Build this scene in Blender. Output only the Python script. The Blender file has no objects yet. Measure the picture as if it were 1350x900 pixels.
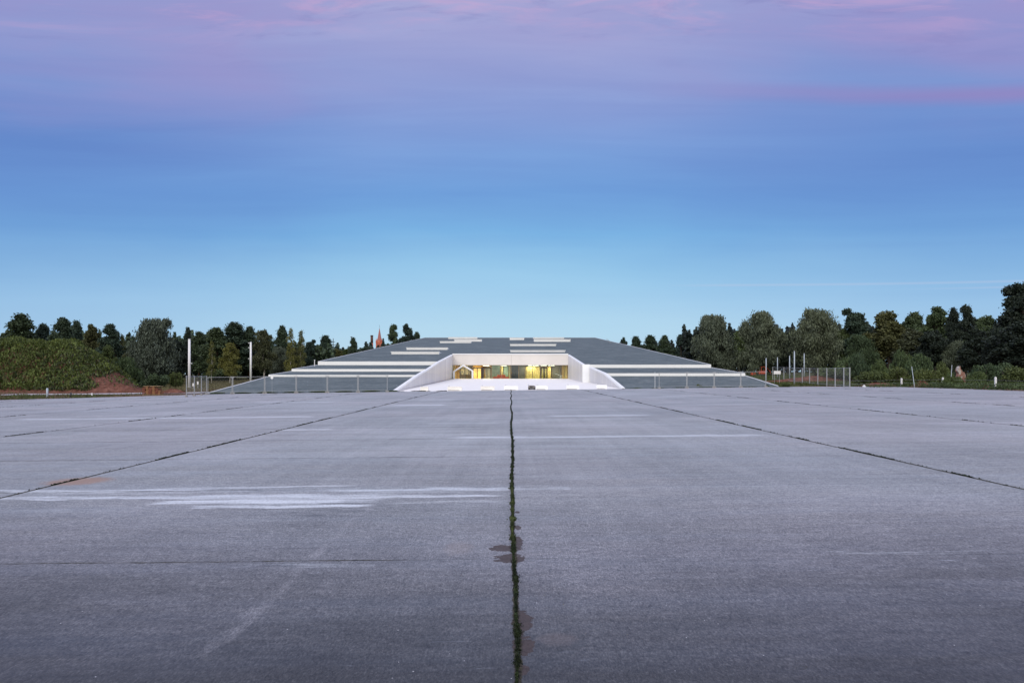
import bpy, bmesh, math, random
import numpy as np
from mathutils import Vector
R = math.radians
random.seed(7)
scene = bpy.context.scene
COL = scene.collection

# ------------------------------------------------------------------ helpers
def lin(c):
    return tuple(((v/255)/12.92 if v/255 <= .04045 else ((v/255+.055)/1.055)**2.4) for v in c) + (1,)

class G:
    """small node-expression helper"""
    def __init__(s, nt): s.nt = nt
    def n(s, t, **kw):
        nd = s.nt.nodes.new(t)
        for k, v in kw.items(): setattr(nd, k, v)
        return nd
    def put(s, sock, v):
        if isinstance(v, bpy.types.NodeSocket): s.nt.links.new(v, sock)
        elif v is not None:
            if sock.type == 'RGBA' and isinstance(v, (tuple, list)) and len(v) == 3: v = tuple(v)+(1,)
            if sock.type in ('RGBA',) and isinstance(v, (int, float)): v = (v, v, v, 1)
            sock.default_value = v
    def m(s, op, a, b=None, c=None, clamp=False):
        nd = s.n('ShaderNodeMath', operation=op, use_clamp=clamp)
        s.put(nd.inputs[0], a)
        if b is not None: s.put(nd.inputs[1], b)
        if c is not None: s.put(nd.inputs[2], c)
        return nd.outputs[0]
    def pos(s, kind='Object'):
        return s.n('ShaderNodeTexCoord').outputs[kind]
    def sep(s, v):
        nd = s.n('ShaderNodeSeparateXYZ'); s.put(nd.inputs[0], v); return nd.outputs
    def comb(s, x, y, z):
        nd = s.n('ShaderNodeCombineXYZ')
        for i, v in enumerate((x, y, z)): s.put(nd.inputs[i], v)
        return nd.outputs[0]
    def vscale(s, v, sc):
        nd = s.n('ShaderNodeVectorMath', operation='MULTIPLY'); s.put(nd.inputs[0], v); nd.inputs[1].default_value = sc
        return nd.outputs[0]
    def noise(s, v, scale=1, detail=3, rough=.55, dist=0):
        nd = s.n('ShaderNodeTexNoise'); s.put(nd.inputs['Vector'], v)
        nd.inputs['Scale'].default_value = scale; nd.inputs['Detail'].default_value = detail
        nd.inputs['Roughness'].default_value = rough; nd.inputs['Distortion'].default_value = dist
        return nd.outputs[0]
    def mr(s, v, a, b, c=0, d=1, smooth=True):
        nd = s.n('ShaderNodeMapRange', interpolation_type='SMOOTHSTEP' if smooth else 'LINEAR')
        nd.clamp = True
        s.put(nd.inputs[0], v)
        for i, q in enumerate((a, b, c, d)): s.put(nd.inputs[i+1], q)
        return nd.outputs[0]
    def mix(s, f, a, b, bt='MIX'):
        nd = s.n('ShaderNodeMix', data_type='RGBA', blend_type=bt); nd.clamp_result = False; nd.clamp_factor = True
        s.put(nd.inputs['Factor'], f)
        s.put([i for i in nd.inputs if i.name == 'A' and i.type == 'RGBA'][0], a)
        s.put([i for i in nd.inputs if i.name == 'B' and i.type == 'RGBA'][0], b)
        return [o for o in nd.outputs if o.type == 'RGBA'][0]
    def ramp(s, f, stops):
        nd = s.n('ShaderNodeValToRGB'); s.put(nd.inputs[0], f)
        cr = nd.color_ramp
        while len(cr.elements) < len(stops): cr.elements.new(.5)
        for e, (p, c) in zip(cr.elements, stops): e.position = p; e.color = c
        return nd.outputs[0]

def newmat(name):
    m = bpy.data.materials.new(name); m.use_nodes = True
    nt = m.node_tree; nt.nodes.clear()
    g = G(nt)
    out = g.n('ShaderNodeOutputMaterial')
    p = g.n('ShaderNodeBsdfPrincipled')
    nt.links.new(p.outputs[0], out.inputs[0])
    return m, g, p

def simple(name, col, rough=.7, var=.15, scale=2.0, metal=0, spec=.4, bump=0, bscale=30, emit=0):
    m, g, p = newmat(name)
    P = g.pos()
    f = g.noise(P, scale, 5, .6)
    f2 = g.noise(P, scale*9, 3, .6)
    k = g.m('ADD', g.m('MULTIPLY', f, .7), g.m('MULTIPLY', f2, .3))
    k = g.mr(k, .3, .7, 1-var, 1+var)
    c = g.mix(1.0, tuple(col)+(1,), g.comb(k, k, k), 'MULTIPLY')
    g.put(p.inputs['Base Color'], c)
    p.inputs['Roughness'].default_value = rough; p.inputs['Metallic'].default_value = metal
    p.inputs['Specular IOR Level'].default_value = spec
    if emit:
        g.put(p.inputs['Emission Color'], c); p.inputs['Emission Strength'].default_value = emit
    if bump:
        b = g.n('ShaderNodeBump'); b.inputs['Strength'].default_value = bump; b.inputs['Distance'].default_value = .02
        g.put(b.inputs['Height'], g.noise(P, bscale, 4)); g.put(p.inputs['Normal'], b.outputs[0])
    return m

def link(o, parent=None):
    COL.objects.link(o)
    if parent is not None: o.parent = parent
    return o
def tag(o, label=None, cat=None, group=None, kind=None):
    if label: o['label'] = label
    if cat: o['category'] = cat
    if group: o['group'] = group
    if kind: o['kind'] = kind
    return o
def empty(name, loc=(0,0,0), rz=0):
    o = bpy.data.objects.new(name, None); o.location = loc; o.rotation_euler = (0,0,rz)
    o.empty_display_size = .3
    return link(o)
def thing(name, label, cat, loc=(0,0,0), rz=0, group=None):
    return tag(empty(name, loc, rz), label, cat, group)

class MB:
    def __init__(s): s.v = []; s.f = []
    def add(s, vs, fs):
        k = len(s.v); s.v += [tuple(v) for v in vs]; s.f += [tuple(i+k for i in f) for f in fs]; return s
    def box(s, x0, x1, y0, y1, z0, z1):
        return s.add([(x0,y0,z0),(x1,y0,z0),(x1,y1,z0),(x0,y1,z0),(x0,y0,z1),(x1,y0,z1),(x1,y1,z1),(x0,y1,z1)],
                     [(3,2,1,0),(4,5,6,7),(0,1,5,4),(1,2,6,5),(2,3,7,6),(3,0,4,7)])
    def tube(s, pts, rads, n=8, cap=True):
        pts = [Vector(p) for p in pts]
        vs = []; fs = []
        for i, p in enumerate(pts):
            d = (pts[min(i+1, len(pts)-1)] - pts[max(i-1, 0)]).normalized()
            a = d.orthogonal().normalized() if abs(d.z) < .95 else Vector((1,0,0))
            a = (a - d*a.dot(d)).normalized(); b = d.cross(a)
            r = rads[i] if isinstance(rads, (list, tuple)) else rads
            for k in range(n):
                t = 2*math.pi*k/n
                vs.append(p + a*math.cos(t)*r + b*math.sin(t)*r)
        for i in range(len(pts)-1):
            for k in range(n):
                fs.append((i*n+k, i*n+(k+1)%n, (i+1)*n+(k+1)%n, (i+1)*n+k))
        if cap:
            fs.append(tuple(range(n-1,-1,-1))); fs.append(tuple((len(pts)-1)*n+k for k in range(n)))
        return s.add(vs, fs)
    def prism(s, poly, y0, y1):       # poly in XZ, extruded along y
        n = len(poly)
        vs = [(x,y0,z) for x,z in poly] + [(x,y1,z) for x,z in poly]
        fs = [tuple(range(n)), tuple(range(2*n-1, n-1, -1))] + [(i,i+n,(i+1)%n+n,(i+1)%n) for i in range(n)]
        return s.add(vs, fs)
    def build(s, name, mat, parent=None, smooth=False, bevel=0):
        me = bpy.data.meshes.new(name); me.from_pydata(s.v, [], s.f); me.update()
        bm = bmesh.new(); bm.from_mesh(me); bmesh.ops.recalc_face_normals(bm, faces=bm.faces); bm.to_mesh(me); bm.free()
        if smooth:
            for p in me.polygons: p.use_smooth = True
        me.materials.append(mat)
        o = link(bpy.data.objects.new(name, me), parent)
        if bevel:
            b = o.modifiers.new('bevel', 'BEVEL'); b.width = bevel; b.segments = 2
        return o

def cards(name, C, U, V, tone, mat, parent=None, kind=None):
    """mesh of many small four-sided leaves: centres C, half axes U, V, one tone each"""
    n = len(C)
    vs = np.empty((n,4,3), np.float32)
    vs[:,0] = C-U*.35-V; vs[:,1] = C+U-V*.2; vs[:,2] = C+U*.2+V; vs[:,3] = C-U+V*.15
    me = bpy.data.meshes.new(name)
    me.vertices.add(n*4); me.vertices.foreach_set('co', vs.ravel())
    me.loops.add(n*4); me.loops.foreach_set('vertex_index', np.arange(n*4, dtype=np.int32))
    me.polygons.add(n); me.polygons.foreach_set('loop_start', np.arange(0, n*4, 4, dtype=np.int32))
    a = me.attributes.new('tone', 'FLOAT', 'FACE'); a.data.foreach_set('value', tone.astype(np.float32))
    me.materials.append(mat); me.update(calc_edges=True)
    return me
def rnddir(rng, n):
    d = rng.normal(size=(n,3)); return d/np.linalg.norm(d, axis=1)[:,None]
def leaf_axes(rng, n, su, sv, droop=0.0, up=0.0):
    a = rnddir(rng, n)
    if droop: a[:,2] = -np.abs(a[:,2])-droop
    if up: a[:,2] = np.abs(a[:,2])+up
    a /= np.linalg.norm(a, axis=1)[:,None]
    b = np.cross(a, rnddir(rng, n)); b /= np.linalg.norm(b, axis=1)[:,None]+1e-9
    k = rng.uniform(.6, 1.4, (n,1))
    return b*su*k, a*sv*k

# photograph geometry -> metres (camera at the origin, 2 m up, looking along +Y)
F = 900.0
CAMH = 2.0
HZ = 493.0
def px(x, d): return (x-675)*d/F
def pz(y, d): return CAMH + (HZ-y)*d/F
def sstep(a, b, x):
    t = min(1, max(0, (x-a)/(b-a))); return t*t*(3-2*t)
def T(X, Y):
    """height of the terrain"""
    t = .01*max(-60, min(60, X))
    s = .009 + .011*sstep(38, 52, abs(X))
    return t + s*min(110, max(0, Y-93))

# ------------------------------------------------------------------ materials
M = {}
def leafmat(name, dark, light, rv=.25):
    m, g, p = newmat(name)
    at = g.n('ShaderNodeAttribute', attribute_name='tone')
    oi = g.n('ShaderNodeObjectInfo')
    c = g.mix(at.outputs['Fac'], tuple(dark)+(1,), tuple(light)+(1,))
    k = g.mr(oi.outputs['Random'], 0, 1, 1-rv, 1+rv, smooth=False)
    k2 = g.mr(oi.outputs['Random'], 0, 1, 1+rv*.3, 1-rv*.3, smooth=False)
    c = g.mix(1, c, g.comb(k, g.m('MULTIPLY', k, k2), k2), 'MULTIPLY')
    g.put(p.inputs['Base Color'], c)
    p.inputs['Roughness'].default_value = .65; p.inputs['Specular IOR Level'].default_value = .25
    return m
M['pine'] = leafmat('pine_needles', (.009,.018,.013), (.062,.098,.056))
M['spruce'] = leafmat('spruce_needles', (.006,.013,.012), (.03,.05,.04))
M['broad'] = leafmat('broad_leaves', (.011,.022,.012), (.085,.125,.052))
M['olive'] = leafmat('olive_leaves', (.016,.02,.010), (.105,.115,.045))
M['willow'] = leafmat('willow_leaves', (.018,.026,.019), (.13,.16,.105), .15)
M['birch'] = leafmat('birch_leaves', (.03,.036,.012), (.16,.17,.05), .15)
M['dark'] = leafmat('dark_leaves', (.004,.008,.007), (.030,.045,.030), .15)
M['shrub'] = leafmat('shrub_leaves', (.014,.026,.012), (.075,.115,.045))
M['weed'] = leafmat('weed_leaves', (.018,.028,.010), (.095,.125,.038), .1)
M['moundleaf'] = leafmat('mound_leaves', (.009,.020,.005), (.115,.155,.036), .1)
M['drygrass'] = leafmat('dry_grass', (.06,.055,.025), (.19,.17,.085), .1)
M['moss'] = leafmat('moss', (.008,.014,.007), (.04,.065,.018), .1)
M['bark'] = simple('bark', (.05,.04,.033), .9, .4, 6)
M['pinebark'] = simple('pine_bark', (.10,.05,.03), .9, .4, 6)
M['birchbark'] = simple('birch_bark', (.42,.40,.36), .8, .5, 5)
M['white'] = simple('white_concrete', (.81,.835,.85), .5, .03, .4)
M['fascia'] = simple('cream_concrete', (.66,.635,.61), .6, .05, .3)
M['forecourt'] = simple('forecourt_concrete', (.82,.81,.775), .6, .04, .6)
M['barrier'] = simple('pale_cast_concrete', (.74,.73,.69), .8, .10, 2)
M['galv'] = simple('galvanised_steel', (.36,.38,.40), .5, .15, 8, metal=.3)
M['wire'] = simple('fence_wire', (.22,.24,.25), .6, .1, 8, metal=.3)
M['foot'] = simple('fence_foot_concrete', (.30,.29,.28), .9, .2, 5)
M['darkfoot'] = simple('dark_rubber', (.03,.03,.03), .9, .2, 5)
M['whitepaint'] = simple('white_paint', (.74,.76,.78), .4, .06, 2)
M['bluepaint'] = simple('pale_blue_paint', (.40,.47,.55), .5, .08, 2)
M['dark_metal'] = simple('dark_metal', (.035,.035,.04), .5, .2, 5)
M['timber'] = simple('cut_timber', (.24,.12,.06), .85, .35, 3)
M['timber2'] = simple('pale_timber', (.34,.25,.14), .85, .35, 3)
M['oxide'] = simple('brick_pack', (.17,.06,.04), .9, .35, 3)
M['orange'] = simple('orange_paint', (.50,.09,.04), .5, .2, 3)
M['spire'] = simple('spire_sheeting', (.34,.13,.12), .7, .12, .3)
M['chimney'] = simple('sooty_brick', (.10,.055,.045), .9, .3, .3)
M['doorframe'] = simple('dark_brown_frame', (.035,.022,.018), .5, .2, 2)
M['mullion'] = simple('steel_mullion', (.20,.17,.12), .5, .1, 2, metal=.4)
M['curtain'] = simple('yellow_curtain', (.80,.66,.26), .9, .12, 1.5)
M['warmwall'] = simple('warm_timber_wall', (.70,.48,.18), .8, .30, .8)
M['greywall'] = simple('grey_interior_wall', (.30,.29,.25), .8, .10, .8)
M['bluewall'] = simple('dark_blue_wall', (.055,.075,.11), .6, .15, .8)
M['teal'] = simple('teal_reflection_panel', (.30,.46,.38), .3, .35, 1.2)  # teal colour stands in for reflections on the glass
M['redseat'] = simple('orange_red_fabric', (.80,.16,.09), .8, .15, 2)
M['floorin'] = simple('polished_floor', (.38,.36,.33), .35, .1, .5)
M['sidewall'] = simple('glazed_side_wall', (.10,.12,.14), .2, .1, .5)
M['lamp'] = simple('lit_diffuser', (1,.93,.75), .5, .01, 1, emit=6)

def mat_brick():
    m, g, p = newmat('broken_brick')
    b = g.n('ShaderNodeTexBrick'); g.put(b.inputs['Vector'], g.comb(g.sep(g.pos())[0], g.sep(g.pos())[2], 0))
    b.inputs['Scale'].default_value = 5; b.inputs['Color1'].default_value = (.20,.07,.045,1)
    b.inputs['Color2'].default_value = (.28,.12,.08,1); b.inputs['Mortar'].default_value = (.24,.21,.19,1)
    pl = g.mr(g.noise(g.pos(), 1.6, 4), .54, .57)
    g.put(p.inputs['Base Color'], g.mix(pl, b.outputs[0], (.40,.37,.34,1)))
    p.inputs['Roughness'].default_value = .9
    return m
M['brick'] = mat_brick()
def mat_redbrick():
    m, g, p = newmat('church_brick')
    g.put(p.inputs['Base Color'], g.mix(g.mr(g.noise(g.pos(), .6, 3), .4, .6), (.42,.11,.07,1), (.52,.19,.12,1)))
    p.inputs['Roughness'].default_value = .9
    return m
M['redbrick'] = mat_redbrick()

def mat_panelwall():
    """pale metal cladding with upright seams"""
    m, g, p = newmat('pale_cladding')
    s = g.sep(g.pos())
    y = g.m('ADD', s[1], g.m('MULTIPLY', s[2], .02))
    fr = g.m('FRACT', g.m('MULTIPLY', y, .45))
    seam = g.m('LESS_THAN', fr, .05)
    tone = g.noise(g.comb(0, g.m('FLOOR', g.m('MULTIPLY', y, .45)), 0), 3.7, 0)
    st = g.noise(g.vscale(g.pos(), (1, 2.2, .12)), 1, 4)
    k = g.m('ADD', g.m('MULTIPLY', tone, .5), g.m('MULTIPLY', st, .5))
    c = g.ramp(k, [(.3, (.50,.51,.56,1)), (.7, (.72,.72,.74,1))])
    c = g.mix(g.m('MULTIPLY', seam, .35), c, (.3,.3,.32,1))
    g.put(p.inputs['Base Color'], c)
    p.inputs['Roughness'].default_value = .38; p.inputs['Metallic'].default_value = .15
    return m
M['clad'] = mat_panelwall()

def mat_roof():
    m, g, p = newmat('grey_roof_sheeting')
    P = g.pos(); s = g.sep(P)
    f = g.noise(g.vscale(P, (.25,.25,.25)), 1, 6, .65)
    f2 = g.noise(g.vscale(P, (.5,2.5,1)), 1, 5, .7)
    f3 = g.noise(g.vscale(P, (1.4,.5,.5)), 1.6, 4, .8)
    k = g.m('ADD', g.m('MULTIPLY', f, .35), g.m('ADD', g.m('MULTIPLY', f2, .35), g.m('MULTIPLY', f3, .3)))
    c = g.ramp(k, [(.32, (.040,.058,.062,1)), (.50, (.088,.115,.122,1)), (.66, (.185,.215,.22,1))])
    seam = g.m('LESS_THAN', g.m('ABSOLUTE', g.m('SUBTRACT', g.m('FRACT', g.m('MULTIPLY', s[1], .25)), .5)), .02)
    c = g.mix(g.m('MULTIPLY', seam, .25), c, (.04,.06,.07,1))
    diag = g.m('FRACT', g.m('MULTIPLY', g.m('ADD', s[0], g.m('MULTIPLY', s[1], .30)), .085))
    dl = g.m('MULTIPLY', g.m('LESS_THAN', diag, .010), g.mr(f, .48, .58, 0, .35))
    c = g.mix(dl, c, (.26,.31,.34,1))
    g.put(p.inputs['Base Color'], c)
    p.inputs['Roughness'].default_value = .75; p.inputs['Specular IOR Level'].default_value = .25
    return m
M['roof'] = mat_roof()

def mat_glass():
    m = bpy.data.materials.new('window_glass'); m.use_nodes = True
    nt = m.node_tree; nt.nodes.clear(); g = G(nt)
    out = g.n('ShaderNodeOutputMaterial')
    tr = g.n('ShaderNodeBsdfTransparent'); tr.inputs[0].default_value = (.86,.92,.90,1)
    gl = g.n('ShaderNodeBsdfGlossy'); gl.inputs['Roughness'].default_value = .03; gl.inputs[0].default_value = (.9,.95,1,1)
    mx = g.n('ShaderNodeMixShader'); mx.inputs[0].default_value = .04
    nt.links.new(tr.outputs[0], mx.inputs[1]); nt.links.new(gl.outputs[0], mx.inputs[2]); nt.links.new(mx.outputs[0], out.inputs[0])
    return m
M['glass'] = mat_glass()

JX = [-45.0, -36.1, -26.9, -17.6, -8.62, 8.52, 17.9, 27.2, 36.4]
def mat_runway():
    m, g, p = newmat('old_asphalt')
    P = g.pos(); s = g.sep(P); X, Y = s[0], s[1]
    flat = g.comb(X, Y, 0)
    # aggregate, blotches, long worn streaks
    a1 = g.noise(g.vscale(flat, (62, 26, 1)), 1, 3, .85)
    a2 = g.noise(g.vscale(flat, (27, 10, 1)), 1, 4, .8)
    b1 = g.noise(flat, .22, 5, .6)
    b2 = g.noise(g.vscale(flat, (.10, 1.3, 1)), 1, 6, .68)
    b3 = g.noise(g.vscale(flat, (.6, 3.2, 1)), 1, 5, .7)
    a3 = g.noise(g.vscale(flat, (6, 11, 1)), 1, 4, .8)
    def cz(v, k_): return g.m('MULTIPLY', g.m('SUBTRACT', v, .5), k_)
    k = g.m('ADD', .5, g.m('ADD', cz(a1, 1.75), cz(a2, .95)))
    k = g.m('ADD', k, g.m('ADD', cz(a3, .65), g.m('ADD', cz(b1, .40), g.m('ADD', cz(b2, .20), cz(b3, .22)))))
    c = g.ramp(k, [(.10, (.045,.047,.054,1)), (.38, (.140,.144,.160,1)), (.58, (.215,.219,.238,1)), (.95, (.46,.47,.50,1))])
    # wear and lens vignetting painted as tone: darker near the camera, paler far off
    wear_vignette = g.ramp(g.m('DIVIDE', g.m('ADD', Y, g.m('ADD', cz(b1, 2.5), cz(b3, 1.2))), 40), [(0,(.17,)*3+(1,)), (.112,(.20,)*3+(1,)), (.135,(.37,)*3+(1,)), (.185,(.80,)*3+(1,)), (.29,(1.24,1.27,1.21,1)), (.55,(1.5,1.53,1.44,1)), (1,(1.52,1.54,1.46,1))])
    c = g.mix(1, c, wear_vignette, 'MULTIPLY')
    # every cast bay has its own tone; long faint wheel marks run down the runway
    bay = g.n('ShaderNodeTexWhiteNoise', noise_dimensions='2D')
    g.put(bay.inputs['Vector'], g.comb(g.m('FLOOR', g.m('DIVIDE', g.m('ADD', X, -.03), 8.9)), g.m('FLOOR', g.m('DIVIDE', g.m('SUBTRACT', Y, 7.4), 4.65)), 0))
    lg = g.noise(g.vscale(flat, (2.6, .045, 1)), 1, 4, .7)
    tn_ = g.m('MULTIPLY', g.mr(bay.outputs['Value'], 0, 1, .92, 1.07, smooth=False), g.mr(lg, .3, .7, .90, 1.10, smooth=False))
    c = g.mix(1, c, g.comb(tn_, tn_, tn_), 'MULTIPLY')
    vd = g.n('ShaderNodeTexVoronoi'); g.put(vd.inputs['Vector'], g.vscale(flat, (1, .5, 1))); vd.inputs['Scale'].default_value = 24
    dk = g.m('MULTIPLY', g.m('LESS_THAN', vd.outputs['Distance'], .22), g.m('GREATER_THAN', g.sep(vd.outputs['Color'])[2], .72))
    c = g.mix(g.m('MULTIPLY', dk, .65), c, (.03,.03,.036,1))
    # reddish and bluish drifts
    dr = g.mr(g.noise(flat, .11, 3), .4, .62)
    c = g.mix(g.m('MULTIPLY', dr, .5), c, g.mix(1, c, (1.07,.98,.97,1), 'MULTIPLY'))
    # pale stones
    vo = g.n('ShaderNodeTexVoronoi'); g.put(vo.inputs['Vector'], flat); vo.inputs['Scale'].default_value = 9
    sp = g.m('LESS_THAN', vo.outputs['Distance'], .045)
    rs = g.m('GREATER_THAN', g.sep(vo.outputs['Color'])[0], .72)
    c = g.mix(g.m('MULTIPLY', sp, rs), c, (.55,.55,.58,1))
    vo2 = g.n('ShaderNodeTexVoronoi'); g.put(vo2.inputs['Vector'], flat); vo2.inputs['Scale'].default_value = 2.3
    sp2 = g.m('LESS_THAN', vo2.outputs['Distance'], .022)
    rs2 = g.m('GREATER_THAN', g.sep(vo2.outputs['Color'])[1], .5)
    c = g.mix(g.m('MULTIPLY', sp2, rs2), c, (.012,.012,.014,1))
    # faint tyre track
    tw = g.m('ADD', X, g.m('MULTIPLY', g.m('SUBTRACT', g.noise(flat, .35, 3), .5), .25))
    tr = g.mr(g.m('ABSOLUTE', g.m('ADD', tw, 2.2)), .03, .11, 1, 0)
    tr = g.m('MULTIPLY', tr, g.mr(g.noise(g.vscale(flat, (5, 2.0, 1)), 1, 4), .36, .66, 0, .34))
    tr = g.m('MULTIPLY', g.m('MULTIPLY', tr, g.mr(a1, .38, .6, .2, 1)), g.mr(Y, 4.7, 5.1))
    tr2 = g.mr(g.m('ABSOLUTE', g.m('ADD', tw, 2.95)), .02, .10, 1, 0)
    tr2 = g.m('MULTIPLY', g.m('MULTIPLY', tr2, g.mr(Y, 12, 25)), .10)
    c = g.mix(g.m('ADD', tr, tr2), c, (.42,.42,.45,1))
    # lime streaks left by rain
    wob = g.m('MULTIPLY', g.m('SUBTRACT', g.noise(g.vscale(flat, (.5, .9, 1)), 1, 3), .5), 1.0)
    Yw = g.m('ADD', Y, g.m('MULTIPLY', wob, .7)); Xw = g.m('ADD', X, g.m('MULTIPLY', g.noise(g.vscale(flat, (1.2, 5, 1)), 1, 2), .8))
    sn = g.m('ADD', g.m('MULTIPLY', g.noise(g.vscale(flat, (.34, 7.5, 1)), 1, 6, .7), .6), g.m('MULTIPLY', g.noise(g.vscale(flat, (1.1, 22, 1)), 1, 4, .7), .45))
    sn = g.m('SUBTRACT', sn, .015)
    total = None
    for (x0, x1, y0, y1, th, st) in [
        (-9.4, -4.6, 11.85, 12.4, .42, .9), (-9.2, -1.2, 11.2, 11.65, .42, .9), (-5.4, -2.2, 10.75, 11.2, .38, 1.0), (-4.6, -1.9, 10.3, 10.75, .40, 1.0),
        (-5.4, -1.3, 10.4, 12.0, .43, .62), (-9.3, .2, 11.1, 12.4, .49, .40), (-3.4, .6, 11.7, 12.2, .42, .8), (-3.4, .3, 11.05, 11.45, .42, .85), (-6.2, -2.4, 12.25, 12.6, .44, .7), (-1.6, .2, 10.6, 10.9, .45, .5),
        (.0, 1.2, 11.7, 12.2, .45, .7), (0.0, 3.2, 10.9, 11.5, .50, .30), (-7.5, -5.5, 9.9, 10.6, .5, .2),
        (-1.9, 8.7, 21.1, 22.1, .42, .75), (-24.5, -9.0, 33, 34.6, .42, .75), (1.6, 7.2, 31.5, 33, .42, .7),
        (-7.8, -3.8, 44, 46.5, .4, .7), (-8.2, -6.5, 25.2, 26.0, .42, .7), (-20, -13, 52, 54, .42, .6), (-3.2, 0, 27.5, 28.6, .45, .5),
        (-3.5, 0, 22.4, 23.4, .48, .5), (3.8, 5.8, 7.35, 7.65, .5, .3), (-2.6, -1.2, 7.0, 7.4, .5, .3), (9, 20, 41, 43, .47, .35)]:
        ex = min(1.2, (x1-x0)*.25); ey = (y1-y0)*.35
        bx = g.m('MULTIPLY', g.mr(Xw, x0-.3, x0-.3+ex), g.mr(Xw, x1+.4, x1+.4-ex))
        by = g.m('MULTIPLY', g.mr(Yw, y0, y0+ey), g.mr(Yw, y1, y1-ey))
        b = g.m('MULTIPLY', bx, by)
        v = g.m('MULTIPLY', g.mr(g.m('ADD', sn, g.m('MULTIPLY', g.m('SUBTRACT', b, 1), .22)), th-.01, th+.10), st)
        v = g.m('MULTIPLY', v, g.mr(b, 0, .12))
        total = v if total is None else g.m('MAXIMUM', total, v)
    fine = g.m('MULTIPLY', g.mr(a2, .3, .6, .6, 1), g.mr(g.noise(g.vscale(flat, (.7, 24, 1)), 1, 4, .7), .36, .58, .50, 1))
    c = g.mix(g.m('MULTIPLY', total, fine), c, (.66,.71,.76,1))
    sc_ = g.mr(g.noise(g.vscale(flat, (1.3, 8, 1)), 1, 4, .6), .66, .74, 0, .45)
    c = g.mix(g.m('MULTIPLY', sc_, g.mr(b1, .42, .6)), c, (.05,.05,.06,1))
    lt = g.mr(g.noise(g.vscale(flat, (1.1, 7, 1)), 1.3, 5, .7), .62, .74, 0, .35)
    c = g.mix(g.m('MULTIPLY', lt, g.mr(b1, .56, .42)), c, (.42,.46,.54,1))
    # rusty and sandy patches
    def ell(cx, cy, rx, ry, soft=.3, amp=.9, sc=9):
        ax = g.m('DIVIDE', g.m('SUBTRACT', X, cx), rx); ay = g.m('DIVIDE', g.m('SUBTRACT', Y, cy), ry)
        d = g.m('ADD', g.m('MULTIPLY', ax, ax), g.m('MULTIPLY', ay, ay))
        d = g.m('ADD', d, g.m('MULTIPLY', g.m('SUBTRACT', g.noise(flat, sc, 3, .6), .5), amp*2))
        return g.mr(d, 1+soft/2, 1-soft/2)
    c = g.mix(g.m('MULTIPLY', ell(-8.45, 13.3, .55, .5, 1.4), .7), c, (.30,.17,.10,1))
    c = g.mix(g.m('MULTIPLY', ell(-.62, 7.9, .16, .3, 1.6), .22), c, (.30,.24,.20,1))
    c = g.mix(g.m('MULTIPLY', ell(.34, 5.15, .14, .12, 1.6), .16), c, (.28,.22,.20,1))
    c = g.mix(g.m('MULTIPLY', g.m('MULTIPLY', ell(-2.75, 9.95, .75, .3, .9, 1.2, 6), g.mr(g.noise(g.vscale(flat, (2, 14, 1)), 1, 4, .7), .48, .6)), .6), c, (.03,.03,.035,1))
    # damp brown patches beside the crack
    wet = None
    for e in [(.085, 5.52, .085, .25), (.085, 5.03, .088, .17), (.07, 4.62, .05, .08), (-.06, 7.85, .19, .15), (-.02, 7.42, .17, .18),
              (.07, 8.9, .05, .12), (.08, 9.9, .035, .08), (.07, 8.15, .06, .28)]:
        q = ell(*e, soft=.10, amp=1.5, sc=11)
        wet = q if wet is None else g.m('MAXIMUM', wet, q)
    c = g.mix(g.m('MULTIPLY', wet, g.mr(a2, .3, .6, .55, .95)), c, g.mix(a2, (.045,.036,.04,1), (.10,.085,.088,1)))
    # joints between the cast bays
    jn = g.m('SUBTRACT', g.noise(flat, 1.1, 5, .7), .5)
    jf = g.m('SUBTRACT', g.noise(flat, 14, 3, .7), .5)
    Xj = g.m('ADD', X, g.m('ADD', g.m('MULTIPLY', jn, .07), g.m('MULTIPLY', jf, .03)))
    gap = g.noise(g.vscale(flat, (.9, .5, 1)), 1, 4, .7)
    dark = None
    for i, x0 in enumerate(JX):
        wd = .058 if i in (3, 4, 5, 6) else .07
        d = g.mr(g.m('ABSOLUTE', g.m('SUBTRACT', Xj, x0)), wd*.5, wd, 1, 0)
        if i not in (4,): d = g.m('MULTIPLY', d, g.mr(gap, .34, .5, .35, 1) if i in (3,5,6) else g.mr(gap, .42, .55, .12, .9))
        dark = d if dark is None else g.m('MAXIMUM', dark, d)
    xc = g.m('ADD', g.m('MULTIPLY', Y, -.0018), .038)
    xc = g.m('ADD', xc, g.m('MULTIPLY', g.m('SINE', g.m('MULTIPLY', Y, .42)), g.mr(Y, 10, 40, .012, .035)))
    edge = g.m('MULTIPLY', g.m('SUBTRACT', g.noise(flat, 7, 4, .7), .5), .055)
    dc = g.mr(g.m('ABSOLUTE', g.m('ADD', g.m('SUBTRACT', g.m('ADD', X, g.m('MULTIPLY', jn, .10)), xc), edge)), .016, .034, 1, 0)
    Yj = g.m('ADD', Y, g.m('ADD', g.m('MULTIPLY', jn, .06), g.m('MULTIPLY', jf, .02)))
    q = g.m('DIVIDE', g.m('SUBTRACT', Yj, 7.4), 4.65)
    dt = g.m('MULTIPLY', g.m('ABSOLUTE', g.m('SUBTRACT', q, g.m('ROUND', q))), 4.65)
    tgap = g.noise(g.vscale(flat, (.9, .35, 1)), 1, 5, .75)
    tw_ = g.mr(X, 0, 1, .028, .018)
    tw_ = g.m('ADD', tw_, g.mr(Y, 8, 25, 0, .03))
    tline = g.m('MULTIPLY', g.mr(dt, g.m('MULTIPLY', tw_, .4), tw_, 1, 0), g.mr(tgap, .40, .56, .30, .95))
    tline = g.m('MULTIPLY', tline, g.mr(X, -1.7, -.8, 1, .35))
    tline = g.m('MULTIPLY', tline, g.mr(Y, 32, 45, 1, .25))
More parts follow.
